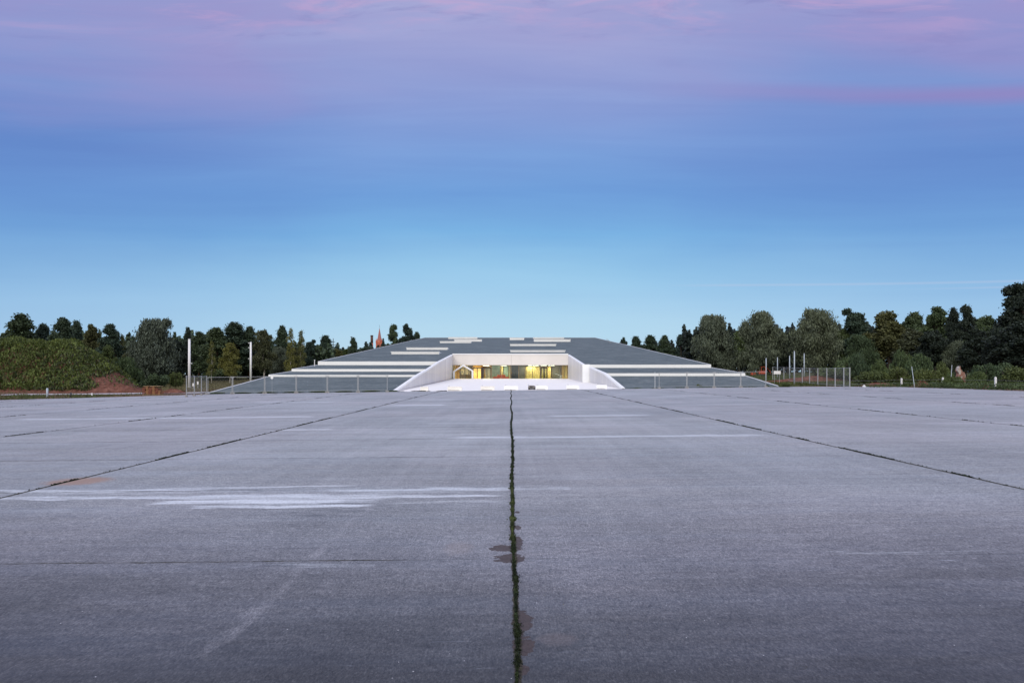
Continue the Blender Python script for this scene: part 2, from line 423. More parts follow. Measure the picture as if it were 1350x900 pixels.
    hair = g.noise(g.vscale(flat, (.35, 1.6, 1)), 1, 3, .6, 1.2)
    hl = g.m('MULTIPLY', g.mr(g.m('ABSOLUTE', g.m('SUBTRACT', hair, .5)), 0, .0035, .5, 0), g.mr(b1, .5, .6))
    dark = g.m('MAXIMUM', g.m('MAXIMUM', dark, dc), g.m('MAXIMUM', tline, hl))
    c = g.mix(g.m('MULTIPLY', dark, g.mr(g.noise(flat, 9, 3, .7), .35, .6, .78, 1)), c, g.mix(g.mr(g.noise(flat, 16, 4, .8), .38, .62), (.010,.011,.009,1), (.075,.070,.052,1)))
    g.put(p.inputs['Base Color'], c)
    ro = g.mr(g.m('ADD', g.m('MULTIPLY', b2, .6), g.m('MULTIPLY', b1, .4)), .38, .62, .62, .46)
    ro = g.m('MAXIMUM', ro, g.m('MULTIPLY', g.m('MAXIMUM', dark, wet), .95))
    g.put(p.inputs['Roughness'], ro)
    sp_ = g.m('MULTIPLY', g.m('SUBTRACT', 1, g.m('MULTIPLY', g.m('MAXIMUM', dark, wet), .85)), .55)
    g.put(p.inputs['Specular IOR Level'], sp_)
    bu = g.n('ShaderNodeBump'); bu.inputs['Strength'].default_value = .22; bu.inputs['Distance'].default_value = .004
    g.put(bu.inputs['Height'], g.m('SUBTRACT', g.m('ADD', a1, a2), g.m('MULTIPLY', dark, 3)))
    g.put(p.inputs['Normal'], bu.outputs[0])
    return m
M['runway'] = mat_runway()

def mat_terrain():
    m, g, p = newmat('ground_earth_and_grass')
    P = g.pos(); s = g.sep(P)
    n1 = g.noise(P, .12, 5, .6); n2 = g.noise(P, 1.3, 5, .7)
    gr = g.mix(n2, (.030,.040,.014,1), (.12,.125,.055,1))
    di = g.mix(n2, (.075,.042,.030,1), (.21,.13,.10,1))
    # bare soil near the runway end, grass further off
    bare = g.m('ADD', g.m('MULTIPLY', g.mr(s[1], 118, 96), .55), g.m('MULTIPLY', n1, .9))
    bare = g.mr(bare, .62, .80)
    c = g.mix(bare, gr, di)
    g.put(p.inputs['Base Color'], c)
    p.inputs['Roughness'].default_value = .95; p.inputs['Specular IOR Level'].default_value = .1
    return m
M['terrain'] = mat_terrain()
M['soil'] = None
def mat_soil():
    m, g, p = newmat('red_soil')
    P = g.pos(); n = g.noise(g.vscale(P, (1,1,.5)), 1.6, 6, .7)
    g.put(p.inputs['Base Color'], g.ramp(n, [(.3,(.06,.03,.022,1)),(.5,(.14,.062,.045,1)),(.72,(.24,.125,.095,1))]))
    p.inputs['Roughness'].default_value = .95; p.inputs['Specular IOR Level'].default_value = .1
    b = g.n('ShaderNodeBump'); b.inputs['Strength'].default_value = 1; b.inputs['Distance'].default_value = .3
    g.put(b.inputs['Height'], n); g.put(p.inputs['Normal'], b.outputs[0])
    return m
M['soil'] = mat_soil()
M['apron'] = simple('pale_apron_concrete', (.44,.43,.46), .8, .2, .5)

# ------------------------------------------------------------------ ground
def grid(name, xs, ys, hf, mat, parent=None, smooth=True):
    nx, ny = len(xs), len(ys)
    vs = [(x, y, hf(x, y)) for y in ys for x in xs]
    fs = [(j*nx+i, j*nx+i+1, (j+1)*nx+i+1, (j+1)*nx+i) for j in range(ny-1) for i in range(nx-1)]
    me = bpy.data.meshes.new(name); me.from_pydata(vs, [], fs); me.update()
    if smooth:
        for p in me.polygons: p.use_smooth = True
    me.materials.append(mat)
    return link(bpy.data.objects.new(name, me), parent)
xs = [-6000,-3000,-1500,-800,-400,-250] + list(range(-200, 201, 8)) + [250,400,800,1500,3000,6000]
ys = [-3000,-800,-200,-60,-20] + list(range(0, 321, 8)) + [400,600,1000,1800,3500,7000]
tag(grid('ground', xs, ys, lambda x, y: T(x, y)-.10, M['terrain']), kind='structure')

def front(X): return 81 + (X+36.3)*.1085       # the line where the building meets the runway
rng = np.random.default_rng(3)
def jag(pts, step=.9, amp=.28):
    out = []
    for (a, b) in zip(pts[:-1], pts[1:]):
        L = math.dist(a, b); n = max(1, int(L/step))
        for i in range(n):
            t = i/n
            out.append((a[0]+(b[0]-a[0])*t+random.uniform(-amp,amp), a[1]+(b[1]-a[1])*t+random.uniform(-amp,amp)))
    out.append(pts[-1]); return out
far = jag([(-50.5,-30),(-50.5,64.5),(-37.3,76.5),(-36.3,front(-36.3)-.6)]) + [(36,front(36)+.3)] + jag([(37,89.5),(46,84),(46.6,72),(46.2,-30)])
mb = MB(); mb.add([(x, y, .01*x) for x, y in far] + [(x, y, .01*x-.12) for x, y in far],
    [tuple(range(len(far)))[::-1]] + [(i, (i+1)%len(far), (i+1)%len(far)+len(far), i+len(far)) for i in range(len(far))])
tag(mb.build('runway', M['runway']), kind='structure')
# pale side apron behind the runway end, on the left
ap = jag([(-66,86),(-40,88.5)], 1.5, .2) + jag([(-41,93.5),(-66,91.5)], 1.5, .3)
mb = MB(); mb.add([(x, y, T(x, y)-.04) for x, y in ap], [tuple(range(len(ap)))])
tag(mb.build('path', M['apron']), kind='structure')

# ------------------------------------------------------------------ the long wedge-shaped building
B = thing('museum_building', 'long low wedge shaped building with grey sloping roof rising from the runway end', 'building', (0, 0, 0))
XL, XR = -36.3, 34.7
def main(Y): return -6.18 + .082*Y
def nl(Y): return -14.2 + (Y-83.4)*(1.1/67.6)
def nr(Y): return 12.35 if Y >= 119.3 else 13.5 + (119.3-Y)*.012
BOT = -1.5
def slab(name, pts, th=None, mat=None):
    """pts: plan corners with top heights; sides run down to the ground"""
    n = len(pts); mb = MB()
    mb.add([p for p in pts] + [(p[0], p[1], (BOT if th is None else p[2]-th)) for p in pts],
           [tuple(range(n)), tuple(range(2*n-1, n-1, -1))] + [(i, (i+1)%n, (i+1)%n+n, i+n) for i in range(n)])
    return mb.build(name, mat or M['roof'], B)
Lp = [(102, 1.60, 1.84), (112.7, 2.43, 2.79), (128, 3.70, main(128))]
Rp = [(101.8, 1.73, 2.08), (119.3, 3.11, main(119.3))]
wallw = .35
# left slabs
fl0, fl1 = front(XL), front(nl(83.4)-wallw)
slab('roof_slab', [(XL, fl0, -.34), (nl(fl1)-wallw, fl1, -.12), (nl(102)-wallw, 102, 1.60), (XL, 102, 1.60)])
slab('roof_slab', [(XL, 102, 1.84), (nl(102)-wallw, 102, 1.84), (nl(112.7)-wallw, 112.7, 2.43), (XL, 112.7, 2.43)])
slab('roof_slab', [(XL, 112.7, 2.79), (nl(112.7)-wallw, 112.7, 2.79), (nl(128)-wallw, 128, 3.70), (XL, 128, 3.70)])
# right slabs
fr0, fr1 = front(nr(86)+wallw), front(XR)
slab('roof_slab', [(nr(86)+wallw, fr0, .16), (XR, fr1, .37), (XR, 101.8, 1.73), (nr(101.8)+wallw, 101.8, 1.73)])
slab('roof_slab', [(nr(101.8)+wallw, 101.8, 2.08), (XR, 101.8, 2.08), (XR, 119.3, 3.11), (nr(119)+wallw, 119.3, 3.11)])
# main roof, one sheet wrapping the notch
pl = [(XL,128), (nl(128)-wallw,128), (nl(151)-wallw,151.0), (12.35+wallw,151.0), (12.35+wallw,119.3), (XR,119.3), (XR,284), (XL,284)]
slab('roof', [(x, y, main(y)) for x, y in pl], th=.5)
mb = MB()
for x0, x1, y0 in ((XL+.05, XL+.35, 128.2), (XR-.35, XR-.05, 119.5)):
    mb.add([(x0,y0,BOT),(x1,y0,BOT),(x1,283.9,BOT),(x0,283.9,BOT),(x0,y0,main(y0)-.5),(x1,y0,main(y0)-.5),(x1,283.9,main(283.9)-.5),(x0,283.9,main(283.9)-.5)],
           [(3,2,1,0),(4,5,6,7),(0,1,5,4),(1,2,6,5),(2,3,7,6),(3,0,4,7)])
mb.box(XL+.4, XR-.4, 283.5, 283.85, BOT, main(283.5)-.5)
mb.build('side_wall', M['sidewall'], B)
# white risers: upright bands where one slab steps up to the next
for i, (y, z0, z1) in enumerate(Lp):
    mb = MB().box(XL-.05, nl(y)-.02, y-.12, y+.25, z0-.05, z1+.05)
    mb.build('riser', M['white'], B)
for i, (y, z0, z1) in enumerate(Rp):
    mb = MB().box(nr(y-.5)+.02 if i == 0 else 13.5, XR+.05, y-.12, y+.25, z0-.05, z1+.05)
    mb.build('riser', M['white'], B)
# pale metal edge along the roof outline
def strip(pts, w, h, side):
    mb = MB()
    for a, b in zip(pts[:-1], pts[1:]):
        x0, x1 = sorted((a[0], a[0]+side*w))
        mb.add([(x0,a[1],a[2]-.25),(x1,a[1],a[2]-.25),(x1,b[1],b[2]-.25),(x0,b[1],b[2]-.25),(x0,a[1],a[2]+h),(x1,a[1],a[2]+h),(x1,b[1],b[2]+h),(x0,b[1],b[2]+h)],
               [(3,2,1,0),(4,5,6,7),(0,1,5,4),(1,2,6,5),(2,3,7,6),(3,0,4,7)])
    return mb
for X, prof, sd in ((XL, [(81,-.34),(101.8,1.6)], -1), (XL, [(102.3,1.86),(112.5,2.43)], -1), (XL, [(113,2.8),(127.8,3.7)], -1), (XL, [(128.3,main(128.3)),(284,main(284))], -1),
                    (XR, [(88.7,.37),(101.6,1.73)], 1), (XR, [(102.1,2.1),(119.1,3.11)], 1), (XR, [(119.6,main(119.6)),(284,main(284))], 1)):
    strip([(X, y, z) for y, z in prof], .16, .06, sd).build('roof_edge', M['whitepaint'], B)
MB().box(XL, XR, 284.0, 284.2, main(284)-.5, main(284)+.12).build('roof_edge', M['bluepaint'], B)
# inner side walls of the entrance notch
def notch_wall(fn, prof, side, name='notch_wall'):
    # prof: (Y, ztop) points; closed solid following the roof
    mb = MB(); n = len(prof); vs = []
    for (y, z) in prof:
        x = fn(y); xo = x + side*wallw
        vs += [(x, y, BOT), (xo, y, BOT), (x, y, z), (xo, y, z)]
    fs = [(0,1,3,2), (4*n-4, 4*n-2, 4*n-1, 4*n-3)]
    for i in range(n-1):
        a, b = 4*i, 4*i+4
        fs += [(a,a+2,b+2,b), (a+1,b+1,b+3,a+3), (a+2,a+3,b+3,b+2), (a,b,b+1,a+1)]
    mb.add(vs, fs); mb.build(name, M['clad'], B)
    cp = MB()
    for i in range(n-1):
        (y0, z0), (y1, z1) = prof[i], prof[i+1]
        xa, xb = fn(y0), fn(y1); e = .03*side
        cp.add([(xa-e,y0,z0-.16),(xa+side*(wallw+.05),y0,z0-.16),(xb+side*(wallw+.05),y1,z1-.16),(xb-e,y1,z1-.16),
                (xa-e,y0,z0+.06),(xa+side*(wallw+.05),y0,z0+.06),(xb+side*(wallw+.05),y1,z1+.06),(xb-e,y1,z1+.06)],
               [(3,2,1,0),(4,5,6,7),(0,1,5,4),(1,2,6,5),(2,3,7,6),(3,0,4,7)])
    cp.build('wall_cap', M['white'], B)
notch_wall(nl, [(83.45, -.06), (102, 1.9), (112.7, 2.85), (128, main(128)+.05), (150.9, main(150.9)+.05)], -1)
notch_wall(lambda y: 12.35, [(119.3, main(119.3)+.05), (150.9, main(150.9)+.05)], 1)
notch_wall(lambda y: nr(min(y, 119.2)), [(86.4, .20), (101.8, 2.10), (118.9, 3.2)], 1)
MB().box(12.30, 13.55, 119.05, 119.28, -1, main(119.3)+.1).build('end_pier', M['white'], B)
# fascia above the glazing
fz0, fz1 = 4.0, main(151)+.08
MB().box(-13.1, -.16, 150.7, 151.15, fz0, fz1).build('fascia', M['fascia'], B)
MB().box(-.13, 12.35, 150.7, 151.15, fz0, fz1).build('fascia', M['fascia'], B)
MB().box(-13.14, 12.4, 150.55, 151.3, fz1+.003, fz1+.22).build('fascia_cap', M['white'], B)
MB().box(-.157, -.133, 150.75, 151.1, fz0, fz1-.01).build('fascia_joint', M['mullion'], B)
# glass front: panes, mullions, doors
def gx(p): return px(p, 151)
mull = [597, 606, 623.2, 648, 661, 672.8, 684, 692, 702, 712.5, 726.5, 740, 748]
for a, b in zip(mull[:-1], mull[1:]):
    if (a, b) in ((623.2, 648),): continue
    MB().box(gx(a)+.06, gx(b)-.06, 151.30, 151.33, 1.05, 3.95).build('window_pane', M['glass'], B)
for a in mull[1:-1]:
    w = .05 if a != 672.8 else .11
    MB().box(gx(a)-w, gx(a)+w, 151.22, 151.42, 1.02, 4.0).build('mullion', M['mullion'], B)
for a, b in ((623.4, 635), (636.5, 647.5), (713.0, 721.5)):
    dmb = MB(); x0, x1 = gx(a), gx(b); t = .17; zt = 3.5
    dmb.box(x0, x0+t, 151.0, 151.2, 1.02, zt); dmb.box(x1-t, x1, 151.0, 151.2, 1.02, zt)
    dmb.box(x0+t, x1-t, 151.0, 151.2, zt-.22, zt); dmb.box((x0+x1)/2-.08, (x0+x1)/2+.08, 151.0, 151.2, 1.02, zt-.22)
    d = dmb.build('door', M['doorframe'], B)
    MB().box(x0+t, (x0+x1)/2-.08, 151.08, 151.11, 1.04, zt-.22).build('door_glass', M['glass'], d)
    MB().box((x0+x1)/2+.08, x1-t, 151.08, 151.11, 1.04, zt-.22).build('door_glass', M['glass'], d)
MB().box(gx(635), gx(636.5), 151.0, 151.2, 1.02, 3.6).build('door_post', M['doorframe'], B)
# interior shell
MB().box(-13.1, 12.3, 151.5, 168, .80, .99).build('floor', M['floorin'], B)
MB().box(-13.1, 12.3, 151.45, 168, 4.02, 4.2).build('ceiling', M['greywall'], B)
mb = MB()
mb.box(-13.1, -13.0, 151.5, 168, 1, 4); mb.box(12.2, 12.3, 151.5, 168, 1, 4); mb.box(-13.1, 12.3, 168, 168.2, .8, 4.2)
mb.build('back_wall', M['warmwall'], B)
def panel(a, b, y, mat, name='interior_panel', z0=1.0, z1=4.0):
    return MB().box(px(a, y), px(b, y), y, y+.15, z0, z1).build(name, M[mat], B)
panel(598, 606, 158, 'warmwall'); panel(606, 619, 164, 'greywall'); panel(624, 634, 160, 'warmwall'); panel(640, 650, 162, 'greywall')
panel(649, 659, 156, 'teal'); panel(664, 670, 158, 'teal'); panel(660.5, 662.5, 157, 'curtain')
panel(671, 673.5, 153, 'curtain'); panel(674, 683.5, 155, 'bluewall'); panel(684, 692.5, 156, 'greywall')
for a, b in ((693, 701.5), (702.4, 711.5), (713.6, 716.2), (718.3, 720.4), (722, 726.5)):
    c = MB(); x0, x1 = px(a, 155), px(b, 155); n = 14
    pts = [(x0+(x1-x0)*i/n, 155+.09*math.sin(i*2.6)) for i in range(n+1)]
    c.add([(x,y,1.02) for x,y in pts]+[(x,y,3.6) for x,y in pts], [(i,i+1,i+n+2,i+n+1) for i in range(n)])
    c.build('curtain', M['curtain'], B)
panel(728, 739, 157, 'greywall'); panel(741, 744, 155, 'warmwall')
panel(744.5, 747, 154, 'curtain', z1=3.7)
for x in (607, 613, 618): panel(x-.6, x+.4, 156, 'mullion', 'interior_column')
panel(606, 621, 157, 'timber2', 'counter', 1.0, 1.9)
# rooflights
sk = [('A',591,629,444.6,446.6),('B',599,635,447.6,450.0),('C',580,621,450.1,452.0),('D',536,590,458.5,460.9),('E',516,579,464.0,466.7),
      ('F',672,691,445.4,448.0),('G',703,743.5,444.9,446.5),('H',704,752,447.5,450.3),('I',672.6,733,453.8,455.9),('J',673,745,462.0,464.0)]
for nme, a, b, yt, yb in sk:
    d = 8.18/(.082-(HZ-yb)/F); h = (yb-yt)*d/F
    x0, x1 = px(a, d), px(b, d); z = main(d)
    mb = MB()
    L = h/.082*.9       # level top running back until it meets the slope
    vs = [(x0,d,z-.1),(x1,d,z-.1),(x1,d,z+h),(x0,d,z+h),(x1,d+L,z+h),(x0,d+L,z+h),(x1,d+L,z-.1),(x0,d+L,z-.1)]
    mb.add(vs, [(0,1,2,3),(3,2,4,5),(1,6,4,2),(0,3,5,7),(7,5,4,6),(0,7,6,1)])
    s_ = mb.build('skylight', M['white'], B)
    MB().box(x0-.12, x1+.12, d-.12, d-.003, z+h-.05, z+h+.10).build('skylight_rim', M['white'], s_)

# forecourt of pale concrete rising gently to the doors
fa, fb = nl(83.4), nr(86.4)
mb = MB()
n = 24
vs = []
for i in range(n+1):
    X = fa+(fb-fa)*i/n; yf = front(X)-.25
    zb = 1.0
    vs += [(X, yf, .01*X+.006), (X*.89, 151.5, zb), (X, yf, -.6)]
fs = []
for i in range(n):
    a, b = 3*i, 3*i+3
    fs += [(a, b, b+1, a+1), (a, a+2, b+2, b)]
mb.add(vs, fs)
tag(mb.build('pavement', M['forecourt']), kind='structure')
# side infill so the floor meets the stepped right wall
mb = MB(); mb.add([(13.4, 86.8, .13), (13.9, 86.6, .14), (13.55, 119.0, .55), (11.9, 119.0, .54)], [(0,1,2,3)])
tag(mb.build('pavement_edge', M['forecourt']), kind='structure')

# house-shaped white frame in front of the doors
fr = [(597.6,499),(597.6,489.2),(611,480.2),(624.2,488.4),(624.2,499)]
o = [(px(x,150), pz(y,150)) for x, y in fr]
t = .36
inn = [(o[0][0]+t,o[0][1]), (o[1][0]+t,o[1][1]-.12), (o[2][0],o[2][1]-t*1.15), (o[3][0]-t,o[3][1]-.12), (o[4][0]-t,o[4][1])]
mb = MB()
for i in range(4): mb.prism([o[i], o[i+1], inn[i+1], inn[i]], 149.2, 150.3)
mb.build('gable_frame', M['whitepaint']); tag(bpy.data.objects['gable_frame'], 'white house shaped portal frame standing against the left end of the glass front', 'frame')

# red seating and white curved stand behind the glass
t_ = thing('seating_group', 'orange red lounge seating seen low behind the glass left of the middle', 'sofa', (px(661,154), 154, 1.0))
for dx in (-1.3, 0, 1.3):
    MB().box(dx-.6, dx+.6, -.4, .4, .0, .42).build('seat', M['redseat'], t_, bevel=.06)
MB().box(-.9, .9, .42, .6, .0, .85).build('backrest', M['redseat'], t_, bevel=.06)
MB().tube([(-2.2,0,0),(-2.2,0,.5)], .06).build('leg', M['redseat'], t_)
mb = MB(); mb.tube([(-1.1,0,1.0),(-.6,0,.95),(-.15,0,.7),(.1,0,.3),(.12,0,0)], [.03,.05,.07,.09,.10])
t_ = thing('curved_stand', 'white curved stand behind the glass near the right end', 'stand', (px(738,153), 153, 1.0))
mb.build('arm', M['whitepaint'], t_, True)
MB().box(-.1, .5, -.25, .25, 0, .12).build('base', M['whitepaint'], t_)
MB().tube([(.33,0,.12),(.33,0,.75)], [.12,.18], 10).build('pod', M['whitepaint'], t_, True)

lamps = [(607,159,'leftmost lit ceiling light, behind the house shaped frame'), (641,157,'lit ceiling light above the dark left doors'),
         (700,154.5,'lit ceiling light above the left yellow curtain'), (664,156,'added faint ceiling light above the orange red seating'),  # the light above the seating is added to brighten the teal panels
         (706.5,155.5,'lit ceiling light between the two wide yellow curtains'),
         (716.5,153,'brightest lit ceiling panel directly above the right dark door'), (727,154,'rightmost lit ceiling light past the yellow curtains')]
for x, y, lb in lamps:
    r = thing('ceiling_light', lb, 'ceiling light', (px(x,y), y, 4.0), 0, 'ceiling lights behind the glass front')
    MB().box(-.75, .75, -.35, .35, -.06, .0).build('housing', M['whitepaint'], r)
    MB().box(-.70, .70, -.30, .30, -.10, -.063).build('diffuser', M['lamp'], r)
    L = bpy.data.lights.new('lamp_glow', 'AREA'); L.energy = 700 if x < 650 else 95; L.color = (1, .82, .52); L.shape = 'RECTANGLE'; L.size = 1.4; L.size_y = .6
    lo = link(bpy.data.objects.new('lamp_glow', L), r); lo.location = (0, 0, -.13)

# barrier blocks in a row across the forecourt
bar = [(554.4,564.8,'leftmost and shortest pale concrete barrier block on the forecourt edge'),
       (590,609,'second pale concrete barrier block from the left on the forecourt edge'),
       (633.7,652,'third pale concrete barrier block from the left, left of the central crack'),
       (664.5,683,'whitish concrete barrier block right at the end of the central crack'),
       (706.5,722,'whitish concrete barrier block touching the dark machine on the forecourt'),
       (746.4,763.5,'second last concrete barrier block on the right of the forecourt'),
       (786,800,'rightmost concrete barrier block beside the right forecourt wall')]
for i, (a, b, lb) in enumerate(bar):
    xm = px((a+b)/2, 86); Y = front(xm)+.9; x0, x1 = px(a, Y), px(b, Y); xm = (x0+x1)/2
    w = (x1-x0)/2; z = .01*xm+.012 + (Y-front(xm))*.012
    r = thing('concrete_barrier', lb, 'barrier', (xm, Y, z), .01*(i%3), 'concrete barrier blocks along the forecourt')
    mb = MB(); prof = [(-.30,0),(.30,0),(.30,.12),(.17,.26),(.13,.50),(-.13,.50),(-.17,.26),(-.30,.12)]
    n = len(prof)
    mb.add([(-w,y,z_) for y,z_ in prof]+[(w,y,z_) for y,z_ in prof], [tuple(range(n)), tuple(range(2*n-1,n-1,-1))]+[(k,k+n,(k+1)%n+n,(k+1)%n) for k in range(n)])
    mb.build('block', M['barrier'] if i < 3 else M['white'], r, bevel=.02)
    MB().tube([(-w+.12,0,.48),(-w+.12,0,.58),(-w+.26,0,.60),(-w+.26,0,.48)], .022, 6).build('lifting_loop', M['galv'], r)
    MB().box(-w+.1, w-.3, -.33, -.30, .0, .07).build('base_strip', M['foot'], r)  # darker strip along the foot of the block
# small dark machine (site generator) among them
xm = px(700.8, 87); r = thing('generator', 'small dark grey generator on the forecourt between two barrier blocks', 'generator', (xm, 86.3, .03))
mb = MB(); mb.prism([(-.45,.16),(.45,.16),(.46,.38),(.36,.52),(-.20,.55),(-.38,.50),(-.46,.36)], -.3, .3); mb.build('body', simple('dull_grey_housing',(.16,.15,.15),.5,.3,5), r, bevel=.03)
MB().box(-.46,.46,-.32,.32,.06,.155).build('frame', M['dark_metal'], r)
for sx in (-.32, .32): MB().tube([(sx,-.36,.12),(sx,-.25,.12)], .12, 12).build('wheel', M['darkfoot'], r)
MB().tube([(-.40,0,.45),(-.46,0,.62),(-.30,0,.66)], .02, 6).build('handle', M['dark_metal'], r)
MB().box(-.25,.1,-.315,-.302,.25,.42).build('vent_grille', M['dark_metal'], r)

# small things on the roof
r = thing('vent_pipe', 'thin white vent pipe near the left roof edge above the second band', 'pipe', (px(414.7,124), 124, 3.46))
MB().tube([(0,0,0),(0,0,1.05)], .07, 8).build('pipe', M['whitepaint'], r); MB().tube([(0,0,1.05),(0,0,1.14)], [.11,.09], 8).build('cap', M['whitepaint'], r)
d = 225; r = thing('roof_hatch', 'small pale roof hatch in front of the leftmost rooflights', 'hatch', (px(597.3,d), d, main(d)))
MB().box(-.35,.35,-.4,.4,-.1,.28).build('curb', M['galv'], r); MB().box(-.42,.42,-.5,.5,.283,.36).build('lid', M['whitepaint'], r)
d = 225; r = thing('roof_ladder', 'short leaning metal ladder near the right roof edge', 'ladder', (px(803.5,d), d, main(d)))
mb = MB()
for sx in (-.25,.25): mb.tube([(sx-.9,0,1.3),(sx+.5,.2,-.1)], .04, 6)
mb.build('rails', M['galv'], r)
mb = MB()
for k in range(6):
    t_ = k/6+.08; mb.tube([(-1.15+1.4*t_,.2*t_,1.3-1.4*t_),(-.65+1.4*t_,.2*t_,1.3-1.4*t_)], .025, 5)
mb.build('rungs', M['galv'], r)

# ------------------------------------------------------------------ temporary fence panels
def fence_panel(a, b, label, group, h=2.05, feet=True, post=.035, mesh=True, name='temporary_fence'):
    a, b = Vector(a), Vector(b); L = (b-a).length; rz = math.atan2(b.y-a.y, b.x-a.x)
    r = thing(name, label, 'fence', tuple(a), rz, group)
    dz = b.z-a.z
    for s, zz in ((0, 0), (L-.1, dz)):
        MB().tube([(s+.05,0,zz+.02),(s+.05,0,zz+h)], post, 8).build('post', M['galv'], r)
        if feet:
            MB().box(s-.13, s+.23, -.12, .12, zz+.0, zz+.13).build('foot', M['foot'], r, bevel=.02)
            MB().tube([(s-.16,0,zz+h-.02),(s+.05,0,zz+h-.22),(s+.26,0,zz+h-.02)], .022, 5).build('clamp', M['galv'], r)
            MB().tube([(s-.14,0,zz+.12),(s+.05,0,zz+.36),(s+.24,0,zz+.12)], .02, 5).build('brace', M['galv'], r)
    mb = MB()
    for zz in (h-.06, .25): MB().tube([(.05,0,zz),(L-.05,0,zz+dz)], .019, 6).build('rail', M['galv'], r)
    if mesh:
        mb = MB(); w = .0016
        x = .15
        while x < L-.1:
            q = dz*x/L; mb.box(x-w, x+w, -w, w, .25+q, h-.06+q); x += .11
        z = .35
        while z < h-.1:
            mb.add([(.05,-w,z-w),(L-.05,-w,z+dz-w),(L-.05,w,z+dz-w),(.05,w,z-w),(.05,-w,z+w),(L-.05,-w,z+dz+w),(L-.05,w,z+dz+w),(.05,w,z+w)],
                   [(3,2,1,0),(4,5,6,7),(0,1,5,4),(1,2,6,5),(2,3,7,6),(3,0,4,7)]); z += .22
        mb.build('wire_mesh', M['wire'], r)
    return r
gl = [(-33.4,70.0),(-34.15,73.4),(-34.85,76.6),(-35.6,79.6)]
lb = ['nearest panel of the mesh fence, its post at the left end of the fence line', 'second panel of the short mesh fence receding beside the white mast', 'third receding mesh panel, ending at the roof corner on the left']
for i in range(3):
    (x0,y0),(x1,y1) = gl[i], gl[i+1]
    fence_panel((x0,y0,.01*x0), (x1,y1,.01*x1), lb[i], 'temporary mesh fence panels', 2.15)
def fl(p, off=-1.3):
    X = px(p, 79)
    for _ in range(6): X = px(p, front(X)+off)
    return (X, front(X)+off, .01*X)
pxs = [273.5, 306.5, 349, 390.5, 431.5, 472, 511]
names = ['mesh panel nearest the lower left roof corner, low grass behind', 'mesh panel below the second white mast, left part of the roof foot',
         'mesh panel in front of the small white disc on the roof foot', 'mesh panel third from the forecourt on the left side',
         'mesh panel second from the forecourt on the left side', 'mesh panel closest to the left corner of the white forecourt']
for i in range(6):
    fence_panel(fl(pxs[i]), fl(pxs[i+1]), names[i], 'temporary mesh fence panels', 2.05)
pxs = [868.5, 905.5, 941.5, 976.5, 1010]
names = ['mesh panel closest to the right corner of the forecourt', 'mesh panel with a round weed at its foot right of the forecourt',
         'mesh panel in front of the right ends of the white roof bands', 'mesh panel across the lower right roof corner']
for i in range(4):
    fence_panel(fl(pxs[i], -.8), fl(pxs[i+1], -.8), names[i], 'temporary mesh fence panels', 2.05)
c = fl(863.5, -.7)
r = thing('marker_post', 'thin pale post just left of the first right hand fence panel', 'post', c)
MB().tube([(0,0,0),(0,0,2.1)], .025, 8).build('pole', M['whitepaint'], r); MB().box(-.14,.14,-.14,.14,0,.06).build('base', M['foot'], r)
# permanent mesh fence receding on the right
pp = [(39.4,79.6),(40.15,82.6),(40.9,86.4),(41.6,90.2),(42.2,94.2),(42.9,98.4),(43.8,103),(44.6,108),(45.4,114),(46.2,121)]
nn = ['nearest bay of the receding mesh fence, ending at the corner post', 'second bay from the corner of the receding mesh fence on the right', 'third bay from the corner of the receding mesh fence on the right',
      'fourth bay from the corner of the receding mesh fence, a white light dot behind', 'fifth bay of the receding mesh fence from its near corner', 'sixth bay of the receding mesh fence from its near corner',
      'seventh bay of the receding mesh fence, beside the tall white posts', 'eighth bay of the receding mesh fence, behind the tallest thin post', 'farthest bay of the receding mesh fence toward the willows']
for i in range(len(pp)-1):
    (x0,y0),(x1,y1) = pp[i], pp[i+1]
    z0 = T(x0,y0)-.03; z1 = T(x1,y1)-.03
    fence_panel((x0,y0,z0), (x1,y1,z1), nn[i], 'bays of the receding mesh fence on the right', 2.42, feet=False, post=.055, name='mesh_fence')
# low wire fence to the right of the corner
lowp = [(1188.5,84.5,1.08,'short white post of the wire fence, first right of the mesh fence'),(1243,82,1.15,'short white post half hidden in weeds, between two others'),(1312.5,72,1.25,'short white post at the far right beside a soil lump')]
for x, d, h, lbl in lowp:
    X = px(x, d); r = thing('fence_post', lbl, 'post', (X, d, T(X,d)-.1), 0, 'short white posts of the wire fence')
    MB().box(-.085,.085,-.085,.085,0,h).build('shaft', M['whitepaint'], r, bevel=.02); MB().tube([(0,0,h+.002),(0,0,h+.05)], [.10,.03], 4).build('cap', M['whitepaint'], r)
mb = MB()
pts = [Vector((39.6,79.8,0))]+[Vector((px(x,d), d, 0)) for x, d, _, _ in lowp]+[Vector((px(1400,66),66,0))]
for z in (.55, .95):
    for a, b in zip(pts[:-1], pts[1:]):
        mb.tube([(a.x,a.y-.1,T(a.x,a.y)+z-.1),((a.x+b.x)/2,(a.y+b.y)/2-.1,T(a.x,a.y)+z-.16),(b.x,b.y-.1,T(b.x,b.y)+z-.1)], .007, 5)
tag(mb.build('fence_wire', M['galv']), 'two slack wires strung between the short white posts on the right', 'wire')
for x, yb, yt, dx, lbl in ((1206,505,483,-4,'leaning pale stick standing in weeds right of the mesh fence'), (1253,502,481,2,'upright pale stick in tall weeds left of the brick ruin')):
    d = 80; X = px(x, d); z = T(X,d)-.1
    r = tag(MB().tube([(X,d,z-.1),(X+dx*d/F,d,pz(yt,d))], [.05,.035], 6).build('stake', M['bluepaint']), lbl, 'stake', 'thin stakes standing in the weeds')
